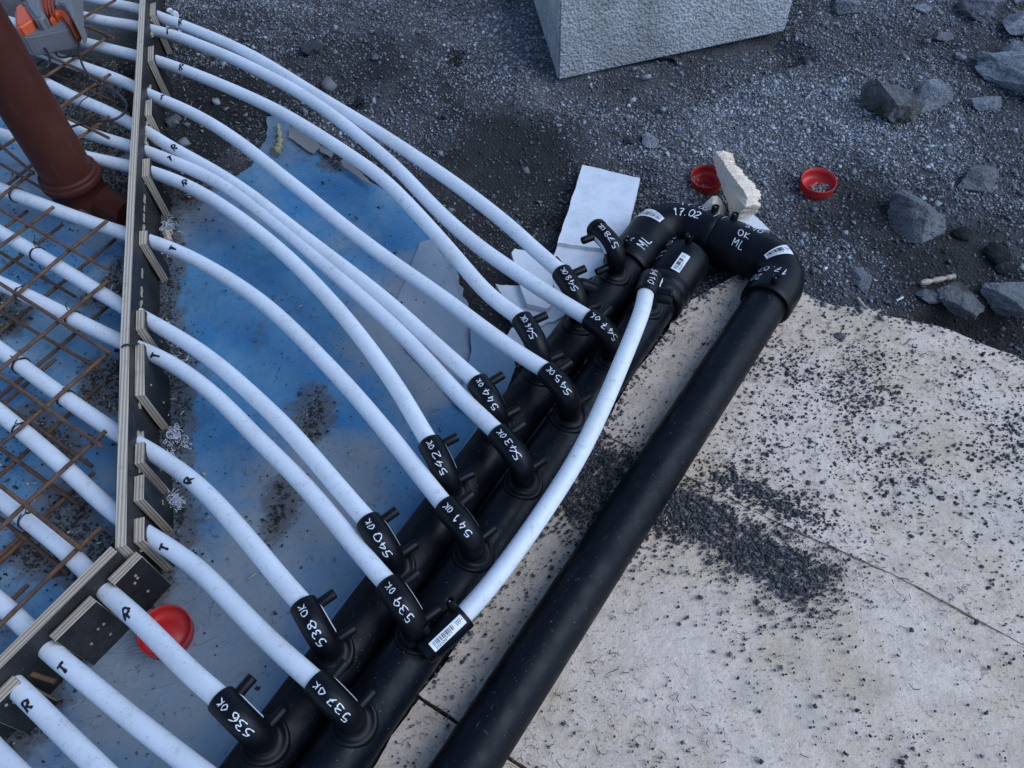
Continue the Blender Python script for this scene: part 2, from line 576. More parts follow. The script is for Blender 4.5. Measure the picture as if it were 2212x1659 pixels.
# ------------------------------------------------------------------ layout data
HR = 0.047            # header pipe radius
PR = 0.0165           # white pipe radius
A_C, A_U = np.array([-0.04390331, 0.7864595]), np.array([0.56079653, 0.82795366])
B_C, B_U = np.array([-0.04291893, 0.60630096]), np.array([0.56768643, 0.82324487])
C_C, C_U = np.array([0.2527441, 0.69701436]), np.array([0.5926728, 0.80544333])


def on(axis, s, z=HR):
    c, u = {'A': (A_C, A_U), 'B': (B_C, B_U), 'C': (C_C, C_U)}[axis]
    p = c + u * s
    return Vector((p[0], p[1], z))


FILM_Z = -0.010
film_px = [(-400, 330), (100, 190), (250, 130), (300, 330), (345, 372), (420, 398), (470, 397), (504, 382), (543, 360),
           (562, 326), (576, 296), (578, 256), (603, 251), (640, 282), (690, 322), (716, 340), (760, 362), (800, 392), (850, 425),
           (890, 465), (918, 498), (931, 514), (958, 528), (980, 566), (1001, 633), (1014, 674), (1040, 705), (1096, 742),
           (1112, 790), (1090, 850), (1135, 880), (1190, 905), (1000, 1180), (800, 1480), (560, 1860), (-500, 1900)]
film_xy = atxy(film_px, FILM_Z)
foam_all_px = [(1540, 585), (1625, 590), (1739, 635), (1799, 661), (1850, 668), (1906, 684), (2021, 706), (2084, 728),
               (2184, 766), (2260, 800), (2700, 1000), (2800, 2100), (500, 2200), (700, 1790)]
# foam outline: left edge follows the right flank of header B
left_edge = [tuple((B_C + B_U * s + np.array([B_U[1], -B_U[0]]) * (0.042 + 0.003 * math.sin(s * 23) + 0.002 * math.sin(s * 71)))[:2]) for s in np.linspace(-1.05, 0.72, 40)]
far_edge = atxy([(1552, 588), (1600, 590), (1660, 610), (1739, 635), (1768, 650), (1799, 661), (1830, 664), (1874, 668), (1906, 683), (1950, 690),
                 (2021, 706), (2050, 713), (2084, 728), (2130, 748), (2184, 766), (2230, 790), (2420, 880)], 0.0)
foam_xy = left_edge + far_edge[1:] + [(2.0, -0.9), (left_edge[0][0] + 0.1, -0.9)]
wall1_top = [at(x, y, 0.145) for x, y in ((322, -170), (314, 0), (292, 400), (279, 700), (271, 1178))]
W_CORNER = wall1_top[-1]
wall2_dir = (at(15, 1424, 0.145) - at(262, 1182, 0.145)).normalized()
wall2_end = W_CORNER + wall2_dir * 1.1
wall1_n = Vector((W_CORNER.y - wall1_top[0].y, -(W_CORNER.x - wall1_top[0].x), 0)).normalized()
if wall1_n.x < 0: wall1_n = -wall1_n
wall2_n = Vector((wall2_dir.y, -wall2_dir.x, 0)).normalized()
if wall2_n.x < 0: wall2_n = -wall2_n
form_xy = [tuple(p[:2]) for p in wall1_top] + [tuple(wall2_end[:2]), (-3.5, wall2_end[1]), (-3.5, 3.5)]

hole_r_xy = atxy([(1990, 705), (2100, 690), (2250, 700), (2300, 800), (2212, 790), (2090, 735)], -0.03)
block_front_xy = atxy([(1190, 190), (1400, 170), (1690, 80), (1720, 100), (1480, 190), (1230, 230)], 0.0)


def ground_z(x, y):
    x = np.asarray(x, float); y = np.asarray(y, float)
    z = -0.022 + 0.030 * fbm(x * 2.3, y * 2.3, 3, 3) + 0.018 * fbm(x * 9, y * 9, 3, 9) + 0.006 * fbm(x * 40, y * 40, 2, 21)
    inf = inpoly(x, y, film_xy); df = polydist(x, y, film_xy)
    t = np.where(inf, 1.0, np.clip(1 - df / 0.10, 0, 1))
    z = z * (1 - t) + t * (-0.024 + 0.004 * fbm(x * 9, y * 9, 3, 9))
    ino = inpoly(x, y, foam_xy); do = polydist(x, y, foam_xy)
    z = np.where(ino, np.minimum(z, -0.016 - np.clip(do / 0.02, 0, 1) * 0.05), z)
    near = (~ino) & (do < 0.12)
    z = np.where(near, np.minimum(z, -0.012 + 0.2 * np.clip(do - 0.02, 0, 1)), z)
    inw = inpoly(x, y, form_xy)
    z = np.where(inw, np.minimum(z, -0.022), z)
    for poly, dep, w in ((hole_r_xy, 0.065, 0.05), (block_front_xy, 0.045, 0.08)):
        i = inpoly(x, y, poly); d = polydist(x, y, poly)
        q = np.where(i, 1.0, np.clip(1 - d / w, 0, 1))
        z = z - dep * q * q * (3 - 2 * q)
    # low ridge of spoil in the upper middle
    for cx, cy, r, h in ((-0.15, 2.35, 0.5, 0.05), (0.15, 1.85, 0.22, 0.03), (-0.65, 2.5, 0.4, 0.03), (0.95, 1.7, 0.4, 0.015)):
        z = z + h * np.exp(-((x - cx) ** 2 + (y - cy) ** 2) / (2 * (r * 0.55) ** 2)) * (~inf)
    return z


# ------------------------------------------------------------------ ground
def axis_coords(lo, hi, step, far):
    c = list(np.arange(lo, hi + 1e-6, step))
    d = step
    a, b = c[0], c[-1]
    pre, post = [], []
    while a > -far:
        d *= 1.5; a -= d; pre.append(a)
    d = step
    while b < far:
        d *= 1.5; b += d; post.append(b)
    return np.array(pre[::-1] + c + post)


gx = axis_coords(-2.3, 2.3, 0.016, 40); gy = axis_coords(-0.5, 3.3, 0.016, 40)
GX, GY = np.meshgrid(gx, gy)
GZ = ground_z(GX, GY)
nx, ny = len(gx), len(gy)
gv = np.stack([GX, GY, GZ], -1).reshape(-1, 3)
ii, jj = np.meshgrid(np.arange(ny - 1), np.arange(nx - 1), indexing='ij')
a = (ii * nx + jj).ravel()
gf = np.stack([a, a + 1, a + nx + 1, a + nx], -1)


def np_mesh(name, verts, faces, mat, cols=None, smooth=False, parent=None):
    """verts (n,3), faces (m,k) arrays"""
    me = bpy.data.meshes.new(name)
    n, m, kk = len(verts), len(faces), faces.shape[1]
    me.vertices.add(n); me.vertices.foreach_set('co', np.ascontiguousarray(verts, dtype=np.float32).ravel())
    me.loops.add(m * kk); me.loops.foreach_set('vertex_index', np.ascontiguousarray(faces, dtype=np.int32).ravel())
    me.polygons.add(m)
    me.polygons.foreach_set('loop_start', np.arange(0, m * kk, kk, dtype=np.int32))
    me.polygons.foreach_set('loop_total', np.full(m, kk, dtype=np.int32))
    if smooth:
        me.polygons.foreach_set('use_smooth', np.ones(m, bool))
    me.update(calc_edges=True)
    if cols is not None:
        at_ = me.attributes.new('col', 'FLOAT_COLOR', 'POINT')
        at_.data.foreach_set('color', np.ascontiguousarray(cols, dtype=np.float32).ravel())
    me.materials.append(mat)
    o = bpy.data.objects.new(name, me)
    return link(o, parent)


def tone(x, y):
    """pale dry grit or dark damp soil, 0..1"""
    t_ = 0.45 + 0.55 * fbm(np.asarray(x) * 2.1, np.asarray(y) * 2.1, 4, 611)
    for px_, py_, r_, a_ in ((1760, 200, 260, .42), (1560, 330, 160, .30), (1980, 330, 170, .25), (2190, 440, 90, .3), (1820, 560, 90, .25), (560, 60, 120, .15), (1120, 60, 150, .18),
                             (1890, 440, 130, -.45), (2080, 620, 150, -.5), (2040, 90, 130, -.3), (1180, 320, 170, -.35), (760, 200, 160, -.25), (1010, 330, 130, -.3), (460, 250, 150, -.35), (1460, 230, 60, -.4), (1060, 640, 110, -.5)):
        q_ = at(px_, py_, 0); rm_ = metres(r_, px_, py_) * 0.75
        t_ = t_ + a_ * np.exp(-((x - q_.x) ** 2 + (y - q_.y) ** 2) / (2 * rm_ ** 2))
    return np.clip(t_, 0, 1)


g_o = np_mesh('ground', gv, gf, M['soil'], smooth=True)
g_o.data.attributes.new('tone', 'FLOAT', 'POINT').data.foreach_set('value', tone(gv[:, 0], gv[:, 1]).astype(np.float32))
tag(g_o, kind='structure')


# ------------------------------------------------------------------ sheets and boards cut to an outline
def densify(poly, step, jit=0.0, seed=0):
    out = []
    n = len(poly)
    rnd = random.Random(seed)
    for i in range(n):
        a = np.array(poly[i]); b = np.array(poly[(i + 1) % n])
        L = np.linalg.norm(b - a); m = max(1, int(L / step))
        nrm = np.array([b[1] - a[1], a[0] - b[0]]) / max(L, 1e-9)
        for q in range(m):
            p = a + (b - a) * q / m
            if jit:
                p = p + nrm * jit * (2.0 * float(vnoise(np.array(p[0] * 45.0), np.array(p[1] * 45.0), seed)) + rnd.uniform(-0.5, 0.5))
            out.append((float(p[0]), float(p[1])))
    return out


def cut_sheet(poly, step_b, step_i, jit=0.0, seed=0):
    b = densify(poly, step_b, jit, seed)
    xs = [p[0] for p in b]; ys = [p[1] for p in b]
    X, Y = np.meshgrid(np.arange(min(xs), max(xs), step_i), np.arange(min(ys), max(ys), step_i))
    rg = np.random.default_rng(seed + 5)
    X = X.ravel() + rg.uniform(-.25, .25, X.size) * step_i; Y = Y.ravel() + rg.uniform(-.25, .25, Y.size) * step_i
    keep = inpoly(X, Y, b) & (polydist(X, Y, poly) > step_i * 0.45 + jit)
    pts = b + list(zip(X[keep].tolist(), Y[keep].tolist()))
    n = len(b)
    res = delaunay_2d_cdt([Vector(p) for p in pts], [(i, (i + 1) % n) for i in range(n)], [list(range(n))], 1, 1e-6)
    vv = np.array([tuple(p) for p in res[0]]); ff = [tuple(f) for f in res[2]]
    out = []
    for f in ff:
        a, b_, c_ = vv[f[0]], vv[f[1]], vv[f[2]]
        if (b_[0] - a[0]) * (c_[1] - a[1]) - (b_[1] - a[1]) * (c_[0] - a[0]) < 0:
            f = f[::-1]
        out.append(f)
    return vv, out


def slab(name, poly, ztop, thick, mat, side_mat=None, parent=None, jit=0.0, seed=0, step_b=0.01, step_i=0.05, relief=None, round_edge=0.0):
    """ztop: number or function(x, y)"""
    vv, ff = cut_sheet(poly, step_b, step_i, jit, seed)
    n = len(vv)
    zt = ztop(vv[:, 0], vv[:, 1]) if callable(ztop) else np.full(n, float(ztop))
    if relief is not None:
        zt = zt + relief(vv[:, 0], vv[:, 1])
    top = np.column_stack([vv, zt]); bot = np.column_stack([vv, zt - thick])
    V = np.vstack([top, bot, top, bot]).tolist()
    F = [f for f in ff] + [tuple(i + n for i in f[::-1]) for f in ff]
    de = set()
    for f in ff:
        for q in range(3):
            de.add((f[q], f[(q + 1) % 3]))
    sides = [(b + 2 * n, a + 2 * n, a + 3 * n, b + 3 * n) for (a, b) in de if (b, a) not in de]
    k0 = len(F)
    F += sides
    o = mesh_obj(name, [Vector(v) for v in V], F, mat, parent)
    if side_mat is not None:
        o.data.materials.append(side_mat)
        idx = np.zeros(len(F), np.int32); idx[k0:] = 1
        o.data.polygons.foreach_set('material_index', idx)
    o.data.polygons.foreach_set('use_smooth', [i < len(ff) for i in range(len(F))])
    return o


STRIPS = [atxy(p_, -0.01) for p_ in (
    [(345, 470), (372, 480), (378, 540), (374, 600), (366, 680), (395, 730), (400, 760), (398, 900), (392, 1020), (398, 1120), (385, 1200), (340, 1225), (330, 900), (345, 600)],
    [(0, 1480), (60, 1470), (120, 1472), (118, 1530), (85, 1580), (40, 1610), (-20, 1650), (-60, 1600)],
    [(345, 360), (420, 395), (470, 395), (420, 430), (360, 450)],
    [(100, 130), (285, 130), (270, 330), (200, 340), (130, 280)], [(190, 640), (262, 570), (262, 640), (225, 660)], [(0, 640), (45, 680), (30, 720), (0, 720)],
    [(60, 880), (150, 960), (150, 1000), (70, 900)], [(120, 1060), (190, 1080), (190, 1180), (120, 1160)], [(20, 1190), (200, 1280), (190, 1230), (90, 1170)], [(200, 790), (255, 790), (255, 890), (180, 850)],
    [(215, 1150), (255, 1160), (240, 1200), (190, 1230)], [(160, 340), (275, 370), (272, 440), (235, 450)], [(690, 836), (700, 905), (672, 965), (655, 950), (664, 880)], [(606, 1040), (618, 1080), (602, 1145), (585, 1170), (592, 1090)],
    [(705, 335), (728, 345), (728, 362), (712, 362)], [(300, 1240), (360, 1225), (350, 1260), (320, 1310)])]
# blue sheeting under everything
A_n = np.array([A_U[1], -A_U[0]])


def film_z(x, y):
    z = FILM_Z + 0.006 * fbm(x * 5, y * 5, 3, 41) + 0.004 * fbm(x * 18, y * 18, 2, 43)
    da = (x - A_C[0]) * A_n[0] + (y - A_C[1]) * A_n[1]            # 0 on header A, negative towards the formwork
    z = z + np.where((da > -0.16) & (da < -0.03), 0.012 * np.exp(-((da + 0.075) / 0.022) ** 2), 0)
    z = np.where(da > -0.04, np.minimum(z, -0.004), z)
    return np.maximum(z, -0.017)


fs = slab('blue_sheeting', film_xy, film_z, 0.0012, M['film'], jit=0.004, seed=3, step_b=0.012, step_i=0.028)
fv = np.array([tuple(v.co) for v in fs.data.vertices]) + np.array(fs.location)
dust_v = 0.5 + 0.25 * fbm(fv[:, 0] * 3, fv[:, 1] * 3, 3, 88)
for px_, py_, r_, amt_ in ((480, 620, 130, -.6), (620, 700, 120, -.6), (880, 480, 70, -.5), (720, 400, 90, -.35), (560, 830, 110, -.5), (780, 890, 60, -.4), (900, 1010, 80, -.35), (640, 1560, 60, -.3), (430, 900, 80, -.35), (1000, 900, 60, -.3),
                           (120, 600, 150, -.25), (760, 1010, 110, .45), (640, 1110, 120, .5), (810, 700, 110, .4), (950, 640, 90, .4), (560, 480, 60, .3), (420, 470, 60, .3), (480, 1340, 140, .45), (300, 1500, 150, .45), (940, 800, 90, .35), (200, 300, 150, .4)):
    q_ = at(px_, py_, FILM_Z); rm_ = metres(r_, px_, py_)
    dust_v = dust_v + amt_ * np.exp(-((fv[:, 0] - q_.x) ** 2 + (fv[:, 1] - q_.y) ** 2) / (2 * (rm_ * 0.75) ** 2))
mud_v = np.zeros(len(fv))
for sp_ in STRIPS:
    i_ = inpoly(fv[:, 0], fv[:, 1], sp_); d_ = polydist(fv[:, 0], fv[:, 1], sp_)
    mud_v = np.maximum(mud_v, np.where(i_, 1.0, np.clip(1 - d_ / 0.04, 0, 1)))
fs.data.attributes.new('mud', 'FLOAT', 'POINT').data.foreach_set('value', mud_v.astype(np.float32))
fs.data.attributes.new('dust', 'FLOAT', 'POINT').data.foreach_set('value', dust_v.astype(np.float32))
tag(fs, 'dusty blue plastic sheeting spread under the white pipes and rebar', 'plastic sheeting')

# ------------------------------------------------------------------ insulation boards
seam1 = atxy([(1230, 905), (1286, 930), (1379, 976), (1478, 1027), (1659, 1120), (1934, 1244), (2212, 1394), (2420, 1500)], 0)
seam2 = atxy([(800, 1440), (900, 1501), (988, 1561), (1118, 1650), (1250, 1745), (1800, 2150)], 0)


def clip_between(poly, keep):
    vvx = densify(poly, 0.02)
    return [p for p in vvx if keep(p)]


def line_y(seam, x):
    xs = [p[0] for p in seam]; ys = [p[1] for p in seam]
    if x <= xs[0]:
        sl = (ys[1] - ys[0]) / (xs[1] - xs[0]); return ys[0] + sl * (x - xs[0])
    if x >= xs[-1]:
        sl = (ys[-1] - ys[-2]) / (xs[-1] - xs[-2]); return ys[-1] + sl * (x - xs[-1])
    return float(np.interp(x, xs, ys))


def b_cross(seam):
    """where a seam meets the left edge of the boards"""
    for i in range(len(left_edge) - 1):
        p, q = left_edge[i], left_edge[i + 1]
        f0 = p[1] - line_y(seam, p[0]); f1 = q[1] - line_y(seam, q[0])
        if f0 <= 0 < f1:
            t = -f0 / (f1 - f0)
            return i, (p[0] + (q[0] - p[0]) * t, p[1] + (q[1] - p[1]) * t)
    return None


i1, x1p = b_cross(seam1)
i2, x2p = b_cross(seam2)
g = 0.0004
g2 = 0.0035
s1 = [x1p] + [p for p in seam1 if p[0] > x1p[0] + 0.01]
s2 = [x2p] + [p for p in seam2 if p[0] > x2p[0] + 0.01]
top_poly = [(p[0], p[1] + g) for p in s1[::-1]] + left_edge[i1 + 1:] + far_edge[1:] + [(2.0, 0.7)]
top_poly = [(p[0], p[1]) for p in top_poly]
mid_poly = [(p[0], p[1] + g2) for p in s2[::-1]] + left_edge[i2 + 1:i1 + 1] + [(p[0], p[1] - g) for p in s1] + [(2.0, 0.1), (1.6, -0.9), (1.2, -0.9)]
bot_poly = left_edge[:i2 + 1] + [(p[0], p[1] - g2) for p in s2] + [(s2[-1][0] + 0.02, -0.9), (left_edge[0][0] + 0.1, -0.9)]


def board_relief(sd, tilt=(0, 0)):
    return lambda x, y: 0.0025 * fbm(x * 8, y * 8, 3, sd) + 0.0012 * fbm(x * 40, y * 40, 2, sd + 3) + tilt[0] * x + tilt[1] * y


for nm, poly, sd, zt, lab in (('insulation_board', top_poly, 51, 0.0022, 'pale insulation board by the rocks, strewn with black chippings, farthest from camera'),
                              ('insulation_board', mid_poly, 57, -0.0015, 'pale insulation board in the middle with the dense patch of black chippings'),
                              ('insulation_board', bot_poly, 63, 0.0, 'pale insulation board at the bottom edge between the header pipes')):
    o = slab(nm, poly, zt, 0.05, M['board'], M['foam_raw'], jit=0.0012, seed=sd, step_b=0.008, step_i=0.035, relief=board_relief(sd))
    tag(o, lab, 'insulation board', 'pale insulation boards')

# milky fold of film beside header A and clear offcut
flap = slab('film_flap', atxy([(905, 520), (932, 512), (962, 560), (985, 620), (1012, 690), (1016, 760), (1000, 830), (985, 872), (935, 815), (870, 745), (835, 690), (872, 610)], 0), lambda x, y: 0.0035 + film_z(x, y), 0.001, M['milky'], jit=0.002, seed=8, step_b=0.012, step_i=0.03)
tag(flap, 'milky spotted flap of plastic film folded over the blue sheeting', 'plastic film')
flap2 = slab('film_offcut', atxy([(1018, 700), (1060, 715), (1102, 745), (1114, 792), (1096, 846), (1066, 878), (1030, 905), (985, 872), (1004, 830), (1018, 760)], 0), lambda x, y: 0.006 + 0.008 * fbm(x * 14, y * 14, 2, 77), 0.001, M['clear_film'], jit=0.002, seed=9, step_b=0.012, step_i=0.02)
tag(flap2, 'crumpled clear blue film beside the elbow marked 544', 'plastic film')

fold = []
for s_, o_ in [(q, -0.046) for q in np.linspace(-1.0, 0.06, 26)] + [(q, -0.070 - 0.006 * math.sin(q * 9)) for q in np.linspace(0.06, -1.0, 26)]:
    pp_ = A_C + A_U * s_ + A_n * o_
    fold.append((float(pp_[0]), float(pp_[1])))
ff_ = slab('film_fold', fold, lambda x, y: 0.010 + 0.35 * ((x - A_C[0]) * A_n[0] + (y - A_C[1]) * A_n[1] + 0.060) + 0.004 * fbm(x * 11, y * 11, 2, 79), 0.001, M['clear_film'], jit=0.0015, seed=12, step_b=0.012, step_i=0.012)
tag(ff_, 'turned-up pale edge of plastic film along the left header pipe', 'plastic film')

# ------------------------------------------------------------------ header pipes


def straight(p, q, n=24):
    p, q = Vector(p), Vector(q)
    return [p.lerp(q, i / n) for i in range(n + 1)]


hA = mesh_obj('header_pipe', *tube(straight(on('A', -1.25), on('A', 0.60)), HR, 40), M['black'], None, True)
tag(hA, 'black header pipe carrying the elbows marked R, next to the blue sheeting', 'header pipe', 'black header pipes')
hB = mesh_obj('header_pipe', *tube(straight(on('B', -1.25), on('B', 0.70)), HR, 40), M['black'], None, True)
tag(hB, 'black middle header pipe with capped end, beside the pale boards', 'header pipe', 'black header pipes')
hC = mesh_obj('header_pipe', *tube(straight(on('C', -1.1), on('C', 0.56)), HR, 40), M['black'], None, True)
tag(hC, 'bare black pipe lying across the pale insulation boards', 'header pipe', 'black header pipes')

# ------------------------------------------------------------------ writing
GL = {
    '0': [[(.3, 1), (.08, .8), (.03, .5), (.1, .15), (.3, 0), (.5, .15), (.57, .5), (.5, .85), (.3, 1)]],
    '1': [[(.12, .72), (.34, 1), (.32, .5), (.3, 0)]],
    '2': [[(.06, .78), (.2, .98), (.42, .96), (.52, .74), (.35, .42), (.05, .03), (.58, .02)]],
    '3': [[(.06, .92), (.36, 1), (.52, .8), (.4, .58), (.22, .52)], [(.22, .52), (.5, .42), (.54, .18), (.32, 0), (.04, .08)]],
    '4': [[(.36, 1), (.06, .4), (.56, .38)], [(.44, .72), (.4, 0)]],
    '5': [[(.54, .98), (.14, .96), (.1, .58)], [(.1, .58), (.36, .62), (.54, .38), (.42, .08), (.06, .02)]],
    '6': [[(.46, 1), (.16, .66), (.06, .28), (.26, 0), (.5, .14), (.46, .42), (.2, .46), (.08, .3)]],
    '7': [[(.04, .96), (.56, .98), (.34, .5), (.22, 0)], [(.16, .5), (.5, .52)]],
    '8': [[(.3, .54), (.08, .76), (.28, 1), (.5, .78), (.3, .54), (.05, .26), (.28, 0), (.55, .24), (.3, .54)]],
    '9': [[(.5, .62), (.26, .5), (.08, .72), (.28, 1), (.5, .84), (.5, .5), (.4, 0)]],
    'O': [[(.3, .8), (.1, .62), (.06, .34), (.22, .04), (.44, .08), (.56, .4), (.48, .72), (.3, .8)]],
    'K': [[(.1, .85), (.08, .0)], [(.54, .85), (.1, .36), (.56, .02)]],
    'R': [[(.1, 0), (.12, .98), (.42, .96), (.52, .74), (.36, .52), (.12, .48)], [(.26, .5), (.58, 0)]],
    'T': [[(.0, .95), (.6, 1.0)], [(.3, .97), (.28, 0)]],
    'M': [[(.02, 0), (.06, .9), (.28, .4), (.52, .95), (.56, 0)]],
    'L': [[(.14, .95), (.1, .06), (.54, .0)]],
    '.': [[(.18, .1), (.24, .03)]],
    '-': [[(.1, .4), (.5, .42)]],
    '(': [[(.4, 1), (.2, .5), (.36, 0)]],
}


def write(name, text, surf, u0, v0, size, mat, parent, ang=0.0, stroke=0.14, adv=0.78, jit=0.05, seed=0):
    """hand-written strokes laid on a surface: surf(u, v) -> point, normal; u0, v0 is the text's centre"""
    rnd = random.Random(seed)
    mb = MB()
    total = sum(adv if ch != ' ' else 0.35 for ch in text) * size
    x = -total / 2
    ca, sa = math.cos(ang), math.sin(ang)
    for ch in text:
        if ch == ' ':
            x += 0.35 * size; continue
        tilt = rnd.uniform(-0.15, 0.15); sc = rnd.uniform(0.88, 1.1); oy = rnd.uniform(-.08, .08)
        for pl in GL[ch]:
            pts = [((px + rnd.uniform(-jit, jit)) * 1.0 + tilt * (py - .5), (py - 0.5) * sc + oy + rnd.uniform(-jit, jit) * 0.6) for px, py in pl]
            pts3 = [Vector((p[0], p[1], 0)) for p in pts]
            dn = spline(pts3, 6) if len(pts3) > 2 else [pts3[0].lerp(pts3[1], i / 6) for i in range(7)]
            L = []; R_ = []
            n = len(dn)
            for i, p in enumerate(dn):
                t = (dn[min(i + 1, n - 1)] - dn[max(i - 1, 0)])
                t = t.normalized() if t.length > 1e-6 else Vector((1, 0, 0))
                w = stroke * 0.5 * (0.75 + 0.5 * rnd.random() * 0.5 + 0.25 * math.sin(i * 0.9 + seed)) * (0.7 if i in (0, n - 1) else 1)
                for sgn, lst in ((1, L), (-1, R_)):
                    qx = (p.x - t.y * w * sgn) * size + x; qy = (p.y + t.x * w * sgn) * size
                    P_, N_ = surf(u0 + ca * qx - sa * qy, v0 + sa * qx + ca * qy)
                    lst.append(P_ + N_ * 0.0007)
            fs_ = [(i, i + n, i + n + 1, i + 1) for i in range(n - 1)]
            mb.add(L + R_, fs_)
        x += adv * size
    return mb.build(name, mat, parent)


def patch(name, surf, u0, v0, du, dv, mat, parent, lift=0.0006, n=8, ang=0.0):
    mb = MB()
    ca, sa = math.cos(ang), math.sin(ang)
    V = []
    for i in range(n + 1):
        for j in range(n + 1):
            a_ = (i / n - .5) * du; b_ = (j / n - .5) * dv
            p, nn = surf(u0 + ca * a_ - sa * b_, v0 + sa * a_ + ca * b_)
            V.append(p + nn * lift)
    F = [(i * (n + 1) + j, (i + 1) * (n + 1) + j, (i + 1) * (n + 1) + j + 1, i * (n + 1) + j + 1) for i in range(n) for j in range(n)]
    mb.add(V, F)
    return mb.build(name, mat, parent, True)


def barcode(surf, u0, v0, du, dv, parent, seed=0, ang=0.0, mat='label'):
    """label with a bar code; bars stand across its length (u)"""
    lab = patch('label', surf, u0, v0, du, dv, M[mat], parent, 0.0009, 10, ang)
    rnd = random.Random(seed)
    mb = MB()
    ca, sa = math.cos(ang), math.sin(ang)

    def q(a_, b_):
        p, nn = surf(u0 + ca * a_ - sa * b_, v0 + sa * a_ + ca * b_)
        return p + nn * 0.0014
    x = -du * 0.42
    while x < du * 0.20:
        w = rnd.choice((0.0007, 0.0011, 0.0017))
        y0, y1 = -dv * 0.12, dv * 0.34
        mb.add([q(x, y0), q(x + w, y0), q(x + w, (y0 + y1) / 2), q(x + w, y1), q(x, y1), q(x, (y0 + y1) / 2)], [(0, 1, 2, 5), (5, 2, 3, 4)])
        x += w + rnd.choice((0.0008, 0.0013, 0.002))
    for y, xa, xb in ((-dv * .27, -.42, .1), (-dv * .39, -.42, -.1), (dv * .2, .27, .42), (dv * .05, .28, .44), (-dv * .1, .28, .40)):
        x = xa * du
        while x < xb * du:
            w = rnd.uniform(.001, .003)
            mb.add([q(x, y), q(x + w, y), q(x + w, y + .0012), q(x, y + .0012)], [(0, 1, 2, 3)])
            x += w + .0012
    mb.build('bar_code', M['ink'], lab)
    return lab


def path_surface(path, rad, ref=None):
    """surface of a tube: u = metres along, v = metres round, v = 0 on the side facing ref (default straight up); text reads along +u"""
    pts = [Vector(p) for p in path]
    S = [0.0]
    for i in range(1, len(pts)):
        S.append(S[-1] + (pts[i] - pts[i - 1]).length)
    rr = rad if isinstance(rad, (list, tuple)) else [rad] * len(pts)
    _, T, _n = frames(pts)

    def f(u, v):
        u = min(max(u, 0.0), S[-1] - 1e-6)
        i = int(np.searchsorted(S, u, side='right')) - 1
        i = min(max(i, 0), len(pts) - 2)
        t = (u - S[i]) / max(S[i + 1] - S[i], 1e-9)
        p = pts[i].lerp(pts[i + 1], t)
        tt = T[i].lerp(T[i + 1], t).normalized()
        r_ = rr[i] * (1 - t) + rr[i + 1] * t
        rf = ref(i, t) if ref else Vector((0, 0, 1))
        n0 = (rf - rf.dot(tt) * tt).normalized()
        b0 = n0.cross(tt)                    # left of the direction of travel, seen from n0
        a_ = v / r_
        nn = n0 * math.cos(a_) + b0 * math.sin(a_)
        return p + nn * r_, nn
    f.length = S[-1]
    f.S = S
    return f


